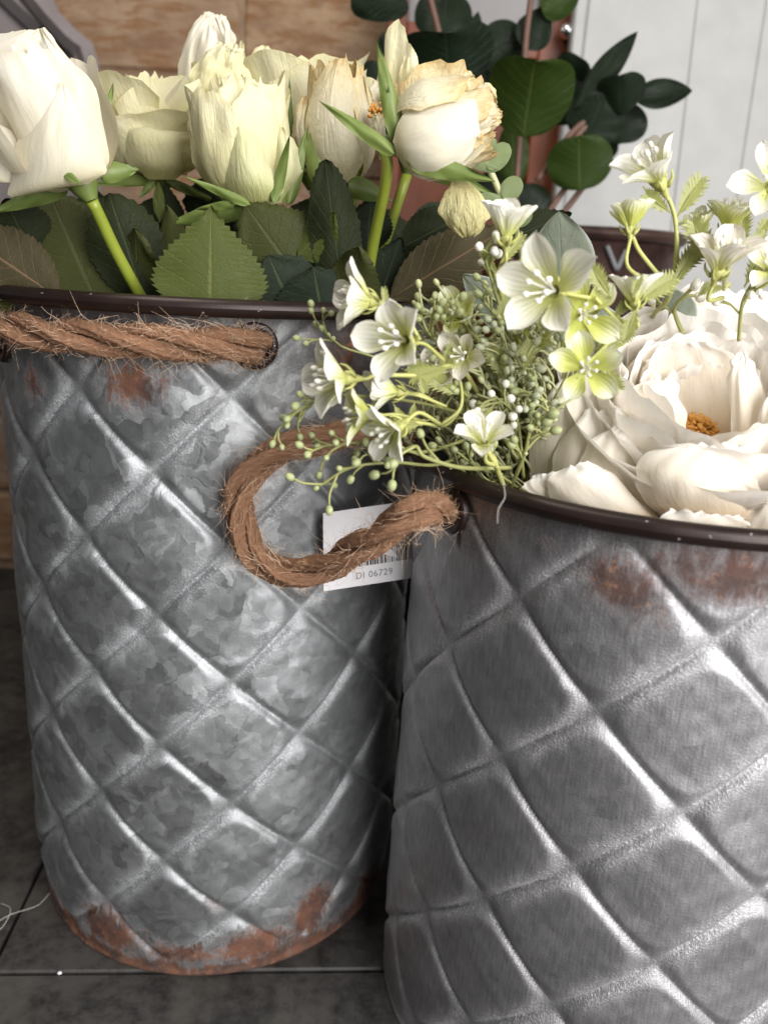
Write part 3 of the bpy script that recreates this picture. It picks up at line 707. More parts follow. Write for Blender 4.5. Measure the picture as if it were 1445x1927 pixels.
# big ivory rose, far left
r1 = rose('large ivory rose at the far left edge, leaning left on a thick bare green stem', (158, 348), (30, 92), .405, 118,
    core(6, .25, .60, .98, .95, ruf=.10) + [dict(phi=-150, r=.95, h=.95, w=62, taper=.25, curl=.10, ruf=.08), dict(phi=150, r=.95, h=.93, w=62, taper=.1, curl=.08, ruf=.08), dict(phi=-95, r=1.0, h=.92, w=50, taper=.25, curl=.2, ruf=.08)],
    [M_pet_white], stempx=[(262, 552, .43)], foot=(-.085, .50, .30), sepals=[(150, 345, 45, 268, 16, -.022), (170, 345, 215, 150, 34, .02), (130, 350, -20, 400, 34, .01), (185, 325, 265, 318, 40, .015)], seed=1)
r2 = rose('half open cream rose second from the left, with a folded front petal', (305, 335), (272, 140), .53, 92,
    core(8, .22, .62, 1.0, .95, ruf=.08) + [
     dict(phi=170, r=.85, h=1.0, w=70, taper=.3, curl=.2), dict(phi=-100, r=.92, h=.98, w=58, taper=.55, curl=.35, ruf=.09), dict(phi=-50, r=.86, h=.96, w=60, taper=.35, curl=.25, ruf=.08), dict(phi=80, r=.9, h=.95, w=62, taper=.2, curl=.15, m=1),
     dict(phi=25, r=.92, h=.86, w=62, taper=.15, curl=.10, ruf=.06), dict(phi=-12, r=1.0, h=.55, w=66, taper=.2, curl=.22, ruf=.12), dict(phi=70, r=1.0, h=.62, w=50, taper=.1, curl=.12, ruf=.1), dict(phi=-85, r=1.0, h=.60, w=50, taper=.2, curl=.2)],
    [M_pet_cream, M_pet_white], stempx=[(315, 400, .53)], sepals=[(300, 335, 180, 345, 22, -.02), (290, 338, 262, 372, 16, -.02), (310, 338, 420, 385, 18, -.01)], seed=2)
r3 = rose('yellowish cream rose with green-veined outer petals at the centre of the bunch', (475, 385), (440, 150), .455, 112,
    core(9, .20, .60, 1.02, .93, ruf=.16, crump=.025) + [
     dict(phi=160, r=.72, h=1.05, w=75, taper=.1, curl=.08, ruf=.18), dict(phi=-120, r=.74, h=1.02, w=70, taper=.05, ruf=.14), dict(phi=100, r=.76, h=.98, w=66, taper=.0, ruf=.12), dict(phi=-60, r=.80, h=.92, w=55, taper=-.15, curl=-.05, ruf=.08),
     dict(phi=50, r=.78, h=.90, w=60, taper=-.1, ruf=.08)],
    [M_pet_cream, M_pet_green], stempx=[(480, 430, .46)], sepals=[(515, 383, 545, 255, 22, -.02), (540, 385, 580, 235, 30, -.012), (470, 388, 300, 425, 40, -.01), (470, 385, 345, 330, 18, -.03), (440, 385, 355, 395, 18, -.03)], seed=3)
r4 = rose('tall white rose bud rising highest behind the central rose', (425, 285), (392, 32), .55, 84,
    [dict(phi=-115, r=1.25, h=.52, w=50, taper=.1, curl=.15), dict(phi=110, r=1.3, h=.70, w=55, taper=.0, curl=.15), dict(phi=35, r=.95, h=.62, w=40, taper=.0, curl=.3, ruf=.2, m=1), dict(phi=-25, r=.95, h=.55, w=40, taper=.0, curl=.3, ruf=.2, m=1)],
    [M_pet_white, M_pet_cream], seed=4)
r5 = rose('wide open cream rose behind the spotted rose, its rim of petals turned outward', (585, 330), (560, 112), .55, 96,
    core(8, .3, .80, .92, .98, ruf=.12, taper=.1) + [dict(phi=165, r=.92, h=1.02, w=75, taper=.3, curl=.2, ruf=.12), dict(phi=-105, r=.95, h=1.05, w=62, taper=.25, curl=.25, ruf=.06), dict(phi=100, r=.95, h=1.0, w=66, taper=.3, curl=.2, ruf=.1), dict(phi=-40, r=.98, h=1.0, w=62, taper=.15, curl=.12, ruf=.04), dict(phi=35, r=.98, h=.9, w=60, taper=.2, curl=.18, ruf=.06), dict(phi=-140, r=1.1, h=1.1, w=40, taper=.3, curl=.2)],
    [M_pet_cream, M_pet_white], stempx=[(590, 400, .55)], sepals=[(545, 330, 545, 135, 18, -.06)], seed=5)
r6 = rose('closed drying rose bud with brown spots, right of the central rose', (655, 342), (625, 108), .475, 72,
    core(6, .25, .6, .98, .95, ruf=.08) + [dict(phi=150, r=.85, h=1.0, w=75, taper=-.5, ruf=.08), dict(phi=-100, r=.88, h=.98, w=70, taper=-.6, ruf=.08), dict(phi=85, r=.92, h=.9, w=60, taper=-.5, curl=.02, ruf=.12, crump=.02)],
    [M_pet_dry], stempx=[(655, 420, .48)], sepals=[(600, 345, 590, 210, 42, -.02), (655, 345, 740, 378, 40, -.015), (640, 345, 560, 305, 20, -.01)], seed=6)
r7 = rose('drooping ivory rose with a crumpled brown tip, lying sideways right of the stem', (742, 268), (930, 205), .415, 96,
    core(7, .25, .62, 1.0, .96, ruf=.16, crump=.05, m=1, taper=-.55) + [dict(phi=150, r=.85, h=.95, w=75, taper=-.5, ruf=.10, crump=.03, m=1), dict(phi=-95, r=.92, h=.86, w=70, taper=-.45, ruf=.08, m=1, crump=.02), dict(phi=85, r=.96, h=.92, w=66, taper=-.35, curl=.06, ruf=.10, crump=.02, m=1)],
    [M_pet_white, M_pet_dry], stempx=[(728, 330, .415), (692, 520, .44)], foot=(-.03, .47, .30), sepals=[(752, 275, 705, 62, 36, -.01), (745, 290, 595, 185, 28, -.03), (765, 300, 930, 340, 40, -.02), (735, 270, 730, 160, 18, .0), (755, 300, 940, 368, 34, .01)], seed=7)
o = sheet(r7, [(852, 340, 880, 342, 3), (834, 368, 905, 364, 12), (828, 400, 921, 398, 18), (846, 430, 912, 426, 14), (872, 446, 892, 444, 4)], .400, M_pet_wilt, 3.5, 1.2, .3, 71, 'wilted_petal'); o['label'] = 'wilted yellow petal hanging down'
r8 = rose('ruffled yellow rose showing orange stamens, behind the drooping rose', (770, 300), (800, 112), .50, 98,
    core(6, .3, .7, .9, .9, ruf=.14) + [dict(phi=170, r=.85, h=1.0, w=75, taper=.2, curl=.1, ruf=.14), dict(phi=-45, r=.8, h=1.05, w=45, taper=.05, ruf=.12, point=.15), dict(phi=40, r=.95, h=.92, w=60, taper=.1, curl=.08, ruf=.12, m=1, crump=.02), dict(phi=5, r=.9, h=.75, w=55, ruf=.14, m=1, crump=.03), dict(phi=100, r=1.0, h=.9, w=55, taper=.1, ruf=.14, m=1),
     dict(phi=-90, r=1.05, h=.72, w=40, taper=.15, curl=.1, ruf=.08), dict(phi=-120, r=1.15, h=.85, w=30, taper=.1, ruf=.08), dict(phi=-72, r=1.06, h=.50, w=30, ruf=.1, m=1)],
    [M_pet_cream, M_pet_dry], seed=8)
sb = MB(); cS = at(715, 208, .455)
for k in range(60):
    a_, e_ = rng.uniform(0, 2 * PI), rng.uniform(0, .0045); p = cS + np.array([math.cos(a_) * e_ * 1.6, rng.uniform(-.003, .003), math.sin(a_) * e_]); sb.ball(p, .0011, 5, 3)
sb.build('stamens', M_stamen_o, r8)

# hand-shaped outer petals
for q, (rz, Yq, mt, rf_, cr_, rows) in enumerate([
 (r1, .425, M_pet_white, 3, 0, [(110, 345, 165, 345, 5), (-70, 310, 190, 310, 40), (-95, 225, 186, 225, 60), (-85, 140, 152, 140, 50), (-45, 80, 112, 88, 30), (40, 56, 84, 52, 6)]),
 (r1, .430, M_pet_white, 6, 1, [(0, 160, 90, 150, 6), (-60, 115, 88, 112, 25), (-50, 72, 72, 78, 22), (-20, 58, 52, 60, 6)]),
 (r1, .412, M_pet_white, 3, 0, [(135, 347, 168, 345, 4), (90, 300, 204, 304, 30), (82, 225, 196, 240, 40), (82, 150, 174, 152, 32), (76, 98, 125, 112, 12), (72, 54, 80, 52, 2)]),
 (r1, .402, M_pet_white, 3, 0, [(95, 345, 135, 350, 4), (-70, 335, 70, 345, 22), (-90, 275, 55, 300, 26), (-70, 238, 35, 255, 14), (-40, 226, 0, 232, 3)]),
 (r1, .394, M_pet_white, 2.5, 0, [(120, 352, 168, 345, 5), (20, 368, 198, 322, 30), (22, 330, 192, 290, 46), (32, 272, 178, 250, 44), (52, 226, 162, 212, 32), (86, 186, 140, 186, 16), (110, 154, 121, 155, 2)]),
 (r2, .505, M_pet_cream, 4, 0, [(280, 337, 330, 337, 5), (240, 305, 362, 310, 35), (226, 262, 366, 275, 42), (228, 236, 362, 250, 32), (262, 246, 340, 254, 16)]),
 (r2, .520, M_pet_cream, 3, 0, [(280, 320, 350, 330, 8), (240, 270, 368, 280, 30), (238, 215, 366, 215, 36), (262, 176, 362, 172, 22), (330, 152, 352, 152, 4)]),
 (r3, .476, M_pet_cream, 6, 3, [(380, 210, 460, 210, 8), (352, 160, 472, 160, 22), (372, 112, 458, 104, 16), (412, 80, 446, 82, 4)]),
 (r3, .462, M_pet_cream, 4, 2, [(480, 350, 548, 345, 8), (485, 285, 548, 275, 30), (490, 215, 530, 205, 24), (505, 180, 526, 182, 6)]),
 (r3, .456, M_pet_cream, 3, 1.5, [(420, 372, 530, 372, 10), (398, 305, 542, 300, 50), (392, 240, 522, 240, 60), (398, 185, 504, 190, 46), (412, 152, 496, 162, 22), (432, 140, 480, 148, 6)]),
 (r3, .452, M_pet_cream, 4, .6, [(425, 380, 480, 383, 5), (372, 325, 440, 335, 25), (356, 262, 402, 268, 25), (352, 218, 384, 222, 16), (358, 186, 372, 188, 4)]),
 (r3, .447, M_pet_cream, 3, .4, [(430, 381, 480, 383, 6), (394, 325, 470, 325, 30), (380, 252, 450, 252, 34), (380, 202, 428, 204, 22), (388, 172, 402, 173, 5)]),
 (r3, .446, M_pet_green, 4, .6, [(490, 384, 532, 381, 6), (500, 340, 566, 330, 28), (508, 290, 563, 285, 32), (512, 252, 548, 256, 20), (522, 236, 534, 240, 5)]),
 (r3, .441, M_pet_green, 4, .6, [(440, 384, 520, 384, 8), (411, 342, 532, 350, 42), (410, 302, 515, 310, 52), (413, 260, 503, 264, 44), (419, 226, 478, 230, 28), (428, 204, 452, 205, 8)]),
 (r4, .575, M_pet_white, 4, 0, [(330, 285, 470, 285, 8), (330, 205, 456, 200, 25), (336, 130, 440, 122, 34), (348, 80, 442, 72, 28), (366, 45, 430, 42, 16), (386, 20, 418, 28, 4)]),
 (r4, .562, M_pet_white, 3, 0, [(350, 260, 405, 260, 6), (338, 185, 396, 185, 18), (338, 115, 384, 115, 18), (354, 62, 392, 54, 10), (380, 26, 398, 28, 3)]),
 (r4, .552, M_pet_white, 2, 0, [(375, 210, 432, 210, 8), (368, 140, 415, 140, 18), (375, 80, 412, 80, 13), (386, 48, 404, 48, 3)]),
 (r4, .560, M_pet_white, 3, 0, [(425, 220, 458, 210, 4), (412, 140, 442, 118, 10), (418, 76, 436, 62, 10), (404, 32, 428, 40, 4)]),
 (r4, .570, M_pet_white, 2, 0, [(300, 250, 380, 250, 5), (306, 190, 360, 180, 12), (330, 150, 346, 142, 3)]),
 (r4, .585, M_pet_cream, 3, 0, [(420, 160, 480, 160, 5), (440, 110, 462, 105, 8), (452, 76, 458, 74, 2)]),
 (r5, .538, M_pet_cream, 3, 0, [(510, 320, 600, 320, 10), (482, 235, 602, 230, 40), (478, 160, 592, 155, 42), (492, 112, 566, 116, 20), (522, 96, 545, 100, 4)]),
 (r5, .560, M_pet_cream, 3, 0, [(460, 200, 540, 200, 6), (462, 140, 530, 140, 14), (475, 95, 515, 100, 8), (490, 84, 505, 86, 2)]),
 (r6, .473, M_pet_dry, 4, 1, [(600, 325, 640, 335, 4), (556, 268, 602, 275, 18), (552, 214, 592, 218, 18), (568, 178, 588, 180, 4)]),
 (r6, .476, M_pet_dry, 5, 2, [(655, 335, 682, 332, 3), (662, 285, 692, 285, 12), (660, 232, 688, 226, 12), (655, 182, 672, 182, 4)]),
 (r6, .464, M_pet_dry, 3, .8, [(622, 343, 662, 343, 5), (586, 296, 684, 304, 34), (576, 236, 682, 244, 44), (582, 184, 672, 184, 38), (602, 142, 662, 142, 26), (626, 110, 654, 108, 6)]),
 (r7, .424, M_pet_dry, 5, 3, [(860, 190, 865, 310, 14), (893, 168, 902, 276, 26), (918, 158, 928, 250, 20), (934, 178, 942, 224, 5)]),
 (r7, .412, M_pet_dry, 4, 2, [(875, 200, 880, 268, 12), (902, 178, 908, 254, 22), (926, 190, 932, 232, 14), (944, 208, 946, 216, 2)]),
 (r7, .402, M_pet_white, 2, .3, [(740, 266, 746, 290, 3), (752, 226, 768, 325, 30), (784, 198, 800, 338, 50), (825, 186, 836, 334, 56), (864, 182, 878, 304, 46), (896, 184, 904, 272, 28)]),
 (r7, .400, M_pet_dry, 3.5, 1.6, [(800, 341, 816, 337, 3), (850, 332, 862, 306, 8), (898, 292, 906, 264, 8), (926, 262, 930, 246, 3)]),
 (r8, .485, M_pet_cream, 5, 2, [(760, 240, 840, 245, 6), (768, 168, 872, 186, 20), (786, 132, 886, 152, 16), (822, 120, 888, 134, 4)]),
 (r8, .478, M_pet_cream, 3, .6, [(756, 215, 802, 220, 5), (750, 155, 792, 160, 12), (758, 112, 786, 118, 8), (774, 94, 782, 98, 2)]),
 (r8, .490, M_pet_white, 3, .5, [(690, 225, 745, 225, 4), (686, 188, 745, 185, 10), (702, 152, 742, 150, 5)]),
 (r8, .450, M_pet_dry, 4, 2, [(715, 300, 740, 300, 3), (702, 255, 742, 258, 10), (698, 222, 738, 226, 8), (702, 212, 730, 214, 3)])]):
    sheet(rz, rows, Yq, mt, rf_, cr_, .25, 500 + q * 11)

# ---------- rose leaves (parts of the rose whose stem bears them)
LV = [  # base, tip, width, Y, mat, owner, kw
 ((396, 592), (397, 386), 212, .405, M_leaf, r3, dict(serr=19, peak=.33, cup=.12, wav=.03, dtip=.015, nv=90, tipw=1.3)),
 ((195, 600), (88, 352), 215, .43, M_leaf_ol, r1, dict(serr=20, peak=.45, cup=.15, wav=.03, dtip=.03)),
 ((110, 560), (-95, 420), 135, .415, M_leaf_br, r1, dict(serr=18, peak=.45, cup=.2, wav=.03)),
 ((40, 580), (-60, 470), 130, .425, M_leaf, r1, dict(serr=18, peak=.5)),
 ((285, 600), (205, 362), 140, .44, M_leaf_dk, r1, dict(peak=.6, cup=.3, wav=.03, serr=14, tipw=.7)),
 ((290, 580), (315, 385), 70, .45, M_leaf_ol, r2, dict(peak=.5, cup=.8, yaw=.9, wav=.05)),
 ((590, 560), (458, 380), 175, .43, M_leaf_ol, r3, dict(serr=20, peak=.48, cup=.25, wav=.04)),
 ((600, 590), (560, 400), 150, .44, M_leaf_br, r5, dict(serr=18, peak=.45, cup=.2)),
 ((650, 590), (612, 298), 100, .425, M_leaf_dk, r6, dict(serr=24, peak=.5, cup=.35, wav=.03, tipw=.6, dtip=.0)),
 ((560, 600), (505, 480), 180, .425, M_leaf_bl, r5, dict(peak=.5, cup=.2, wav=.05, serr=12)),
 ((610, 610), (590, 500), 160, .42, M_leaf_bl, r6, dict(peak=.5, cup=.2, wav=.05, serr=12)),
 ((735, 560), (960, 425), 118, .43, M_leaf_br, r7, dict(serr=16, peak=.45, cup=.25, wav=.03)),
 ((745, 470), (880, 400), 90, .45, M_leaf_dk, r7, dict(serr=16, peak=.5)),
 ((700, 600), (755, 445), 90, .445, M_leaf_bl, r7, dict(serr=16, peak=.5, cup=.4)),
 ((900, 470), (1076, 400), 80, .47, M_leaf_dk, r8, dict(serr=16, peak=.45, cup=.3)),
 ((690, 480), (700, 370), 90, .47, M_leaf_bl, r8, dict(serr=16, peak=.5)),
 ((270, 480), (175, 372), 90, .46, M_leaf, r2, dict(serr=16, peak=.45)),
 ((60, 480), (10, 372), 120, .44, M_leaf_dk, r1, dict(serr=16, peak=.5)),
 ((340, 470), (310, 345), 46, .50, M_leaf_dk, r2, dict(serr=12, peak=.5)),
 ((300, 420), (298, 340), 22, .47, M_leaf, r2, dict(peak=.5)),
 ((250, 600), (275, 430), 90, .445, M_leaf_ol, r2, dict(serr=18, peak=.42, yaw=.5, bend=.5, wav=.06)),
 ((640, 600), (690, 470), 100, .418, M_leaf_ol, r6, dict(serr=18, peak=.45, yaw=.4, bend=.6, wav=.07)),
 ((60, 610), (50, 455), 110, .475, M_leaf_ol, r1, dict(serr=18, peak=.42, yaw=-.4, bend=.5, wav=.05)),
 ((560, 480), (640, 410), 80, .43, M_leaf, r6, dict(serr=14, peak=.42, yaw=.5, bend=.6)),
 ((430, 470), (370, 380), 80, .48, M_leaf_dk, r3, dict(serr=12, peak=.5)),
]
for (b_, t_, w_, y_, m_, ow, kw) in LV:
    kw = dict(kw); kw.setdefault('seed', int(b_[0])); leaf(b_, t_, w_, y_, m_, ow, **kw)
owners = [r1, r2, r3, r4, r5, r6, r7, r8]
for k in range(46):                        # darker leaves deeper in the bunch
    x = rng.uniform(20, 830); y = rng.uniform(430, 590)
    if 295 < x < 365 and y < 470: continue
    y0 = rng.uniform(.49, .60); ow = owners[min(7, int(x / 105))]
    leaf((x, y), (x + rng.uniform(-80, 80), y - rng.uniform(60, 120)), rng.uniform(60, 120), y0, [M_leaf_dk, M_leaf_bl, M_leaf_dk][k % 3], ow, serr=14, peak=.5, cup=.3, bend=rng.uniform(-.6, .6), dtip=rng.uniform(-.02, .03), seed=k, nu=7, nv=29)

# ------------------------------------------------------------------ plant behind, with round dark leaves
plant = thing('potted_plant', 'dark green house plant with large round glossy leaves before the white boarding', 'plant', at(960, 700, .80) * np.array([1, 1, 0]))
PL = [ # base px, tip px, width px, Y, lit, kw
 ((848, 170), (840, 58), 172, .74, 0, dict(cup=.35, bend=.9)), ((985, 258), (1008, 108), 160, .74, 1, dict(cup=.3, bend=.9)), ((700, 215), (700, 112), 80, .80, 0, {}),
 ((1080, 205), (1200, 58), 48, .80, 0, dict(round_=False, peak=.5)), ((1192, 180), (1278, 172), 52, .80, 0, dict(bend=.9, round_=False, peak=.45)), ((1170, 215), (1168, 140), 90, .79, 0, dict(cup=.6)),
 ((1100, 268), (1140, 175), 110, .80, 0, {}), ((1092, 358), (1090, 256), 122, .78, 1, dict(cup=.25, bend=.4)), ((905, 110), (985, 62), 90, .82, 0, {}), ((770, 15), (650, -5), 60, .78, 0, dict(bend=.7)),
 ((830, 70), (840, -30), 110, .82, 0, {}), ((985, 90), (1035, 8), 70, .80, 0, dict(round_=False)), ((965, 350), (965, 230), 60, .80, 1, {}), ((1170, 270), (1175, 190), 90, .82, 0, {}), ((1060, 160), (1090, 105), 70, .84, 0, {}),
 ((880, 115), (900, 20), 50, .80, 0, dict(round_=False)), ((1050, 235), (1068, 130), 80, .83, 0, {}), ((760, 140), (720, 60), 50, .84, 0, {}), ((1010, 430), (960, 360), 110, .80, 0, {}), ((870, -5), (860, -60), 60, .8, 1, {}), ((930, 220), (900, 130), 70, .84, 0, {}), ((1020, 20), (1090, -20), 60, .8, 1, {}), ((940, 395), (920, 320), 90, .82, 0, {}), ((1150, 300), (1110, 250), 60, .84, 0, {})]
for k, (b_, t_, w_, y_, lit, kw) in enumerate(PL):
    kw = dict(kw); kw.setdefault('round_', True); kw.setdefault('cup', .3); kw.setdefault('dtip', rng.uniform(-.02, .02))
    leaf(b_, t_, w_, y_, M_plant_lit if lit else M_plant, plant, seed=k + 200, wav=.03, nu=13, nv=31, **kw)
pc = at(905, 900, .82); PZ = .235; V, Fc = ring_profile(pc[0], .82, [(.10, 0), (.135, PZ), (.142, PZ), (.142, PZ + .02), (.130, PZ + .02), (.128, PZ - .02), (.001, PZ - .02)], 64)
link('added_pot', mesh('added_pot', V, Fc), plainmat('added_black_pot', (.008, .008, .008), (.016, .015, .014), 30, .6), plant)  # pot added, black to stand for the shade in the gap between the buckets
M_pstem = stemmat('plant_stem', (.10, .05, .035), (.18, .095, .065), .6)
for pts in ([(800, -40), (826, 62), (850, 170), (880, 330), (900, 500)], [(1003, -30), (990, 70), (985, 160), (975, 300), (960, 520)], [(1098, 350), (1062, 398), (1010, 470), (970, 560)], [(1120, 270), (1080, 330), (1020, 420), (980, 520)], [(1150, 210), (1085, 240), (1010, 340)], [(1192, 180), (1100, 240), (1060, 300)]):
    stem([at(x, y, .80) for x, y in pts], .0028, M_pstem, plant, n=24, ns=8)

# ------------------------------------------------------------------ white peony
def peony():
    O = at(1278, 898, .410); t = thing('peony', 'large white artificial peony with an orange heart lying in the front bucket', 'flower', O)
    Z = imgdir(.0, .68, .73); A = axes(O, O + Z * .1); R = S(1, at(1300, 820, .39))               # metres per photo pixel
    sd = 900
    def pt(phi, r, h, w, **kw):
        nonlocal sd; sd += 3
        kw.setdefault('rnd', .32); kw.setdefault('belly', .55)
        P, Fc, uv = petal(math.radians(phi), r * R, h * R, math.radians(w), seed=sd, nu=25, nv=24, **kw)
        link('petal', mesh('petal', put(P, A, O), Fc, uv), M_peony, t)
    prs = np.random.RandomState(5); J = lambda a: prs.uniform(-a, a)
    for k in range(6): pt(k * 60 + 200 + J(6), 232 + J(10), 222 + J(12), 50, taper=.22, curl=.06, ruf=.045, rnd=.22)
    for k in range(6): pt(k * 60 + 230 + J(6), 214 + J(8), 240 + J(12), 50, taper=.14, curl=.05, ruf=.045, rnd=.22)
    for k in range(8): pt(k * 45 + 20 + J(6), 190 + J(12), 258 + J(14), 46, taper=.10, curl=.04, ruf=.075, rnd=.22)
    for k in range(8): pt(k * 45 + 48 + J(6), 160 + J(12), 266 + J(14), 48, taper=.0, curl=.04, ruf=.08, rnd=.25)
    for k in range(7): pt(65 + k * 40 + J(6), 130 + J(9), 258 + J(14), 54, taper=-.05, curl=.05, ruf=.09, rnd=.25)
    for (ph, r, h, w) in ((-75, 96, 226, 46), (150, 98, 236, 50), (95, 96, 216, 44), (205, 88, 218, 46), (250, 84, 205, 40)): pt(ph, r, h, w, taper=-.05, curl=.05, ruf=.08)
    pt(-52, 135, 225, 40, taper=.1, curl=.08, ruf=.06); pt(-30, 150, 190, 40, taper=.2, curl=.10, ruf=.06); pt(50, 140, 190, 40, taper=.2, curl=.15, ruf=.08)
    sb = MB()
    for k in range(170):
        a_, q = rng.uniform(0, 2 * PI), 38 * math.sqrt(rng.uniform(0, 1)); p0 = np.array([q * .4 * math.cos(a_), q * .4 * math.sin(a_), 70]) * R; p1 = np.array([q * math.cos(a_), q * math.sin(a_), 138 - q * .4 + rng.uniform(-14, 10)]) * R
        sb.tube(put([p0, p1], A, O), .0005, 3); sb.ball(put(p1, A, O), .0013 * rng.uniform(.7, 1.2), 5, 3, axis=rng.randn(3), stretch=1.8)
    sb.build('stamens', M_stamen_o, t)
    V, Fc = ring_profile(0, 0, [(20 * R, -30 * R), (50 * R, 0), (30 * R, 50 * R), (.001, 75 * R)], 20); link('calyx', mesh('calyx', put(V, A, O), Fc), M_limestem, t)
    stem([O - A[2] * 20 * R, O + np.array([-.01, .02, -.08]), np.array([RC[0], RC[1], .06])], .003, M_limestem, t)
peony()

pe = bpy.data.objects['peony']
for q, (Yq, rf_, rows) in enumerate([
 (.340, 4, [(1260, 985, 1410, 995, 8), (1212, 940, 1436, 965, 45), (1194, 898, 1432, 925, 62), (1202, 868, 1420, 884, 52), (1232, 846, 1402, 852, 30), (1290, 838, 1384, 834, 8)]),
 (.385, 5, [(1090, 985, 1200, 985, 10), (1010, 930, 1190, 930, 40), (996, 862, 1180, 852, 50), (1006, 790, 1170, 772, 40), (1030, 738, 1140, 716, 20), (1060, 712, 1110, 700, 5)]),
 (.372, 5, [(1120, 990, 1220, 990, 10), (1042, 950, 1230, 940, 40), (1036, 882, 1220, 872, 45), (1066, 812, 1200, 802, 30), (1102, 772, 1170, 766, 8)]),
 (.360, 5, [(1160, 1000, 1260, 990, 8), (1092, 950, 1260, 940, 35), (1082, 886, 1250, 880, 40), (1112, 832, 1232, 826, 22), (1150, 806, 1205, 803, 5)]),
 (.460, 4, [(1220, 750, 1420, 750, 10), (1200, 660, 1440, 660, 40), (1226, 592, 1430, 600, 35), (1280, 548, 1380, 550, 20), (1312, 530, 1350, 530, 4)]),
 (.470, 4, [(1340, 760, 1500, 760, 8), (1332, 650, 1520, 650, 35), (1362, 572, 1500, 580, 25), (1392, 546, 1440, 548, 5)]),
 (.398, 5, [(1240, 830, 1400, 830, -5), (1186, 745, 1402, 745, -26), (1192, 674, 1384, 674, -20), (1240, 642, 1340, 644, -5)]),
 (.376, 5, [(1200, 856, 1292, 856, 6), (1168, 792, 1290, 786, 18), (1182, 732, 1276, 728, 15), (1216, 716, 1262, 712, 4)]),
 (.370, 5, [(1390, 905, 1440, 905, 4), (1376, 805, 1452, 795, 14), (1370, 705, 1422, 695, 12), (1384, 664, 1402, 662, 3)]),
 (.362, 5, [(1400, 965, 1500, 965, 6), (1416, 862, 1510, 852, 20), (1432, 762, 1510, 752, 15), (1460, 720, 1500, 716, 4)]),
 (.345, 4, [(1180, 1000, 1255, 990, 8), (1052, 950, 1215, 950, 30), (1030, 908, 1150, 890, 30), (1062, 880, 1104, 868, 6)]),
 (.350, 3, [(1050, 960, 1090, 970, 3), (985, 922, 1056, 925, 10), (1002, 894, 1046, 888, 5)]),
 (.330, 6, [(1250, 1010, 1400, 1015, 6), (1235, 985, 1410, 985, 14), (1260, 960, 1390, 968, 4)]),
 (.338, 5, [(1380, 1015, 1480, 1020, 6), (1400, 975, 1500, 960, 20), (1430, 930, 1500, 910, 14)])]):
    sheet(pe, rows, Yq, M_peony, rf_, 0, .2, 800 + q * 7)

# ------------------------------------------------------------------ artificial blossom sprays
def bpetal(L, W, cup, bendo, seed):
    u = np.linspace(-1, 1, 9); v = np.linspace(0, 1, 13); U, V = np.meshgrid(u, v)
    wp = (.16 + .84 * np.clip(V / .62, 0, 1) ** 1.1) * np.sqrt(np.clip(1 - np.clip((V - .62) / .38, 0, 1) ** 2.2, 0, 1)) 
    x = U * W / 2 * wp; a = bendo * V
    y = L * V; z = cup * W * .5 * (U ** 2) * wp - L * bendo * .5 * (V - .5 * 0) ** 2 * .6 + .03 * L * wob(U * 2, V * 3, seed) 
    return mesh('petal', np.stack([x, y, z], -1).reshape(-1, 3), gridfaces(9, 13), np.stack([(U + 1) / 2, V], -1).reshape(-1, 2))
PM = {}
for key, mt in (('w', M_bl_white), ('g', M_bl_green), ('p', M_bl_pale)):
    PM[key] = []
    for k in range(4):
        me = bpetal(1.0, [.60, .68, .54, .62][k], [.62, .55, .75, .68][k], [.25, .05, -.15, .4][k], k + 60); me.materials.append(mt); PM[key].append(me)
st = MB()
for k in range(6):
    a_ = k * PI / 3 + .3; d = np.array([math.cos(a_) * .16, math.sin(a_) * .16, 0]); P = spline([np.array([0, 0, .05]), d * .5 + np.array([0, 0, .35]), d * 1.3 + np.array([0, 0, .62 + .08 * (k % 2)])], 6)
    st.tube(P, .025, 5); st.ball(P[-1], .055, 6, 4, stretch=1.5)
ST = st.mesh('stamens'); ST.materials.append(M_stamen)
cy_ = MB(); cy_.add(*[*ring_profile(0, 0, [(.05, -.30), (.07, -.22), (.13, -.05), (.16, .06), (.10, .10)], 10)]); 
for k in range(5):
    a_ = k * 1.2566 + .5; cy_.tube(spline([np.array([math.cos(a_) * .1, math.sin(a_) * .1, -.12]), np.array([math.cos(a_) * .26, math.sin(a_) * .26, .02]), np.array([math.cos(a_) * .30, math.sin(a_) * .30, .16])], 5), np.linspace(.05, .012, 5), 4)
CX = cy_.mesh('blossom'); CX.materials.append(M_limestem)
def rel(o, parent, Mx):
    o.parent = parent; o.matrix_local = Mx
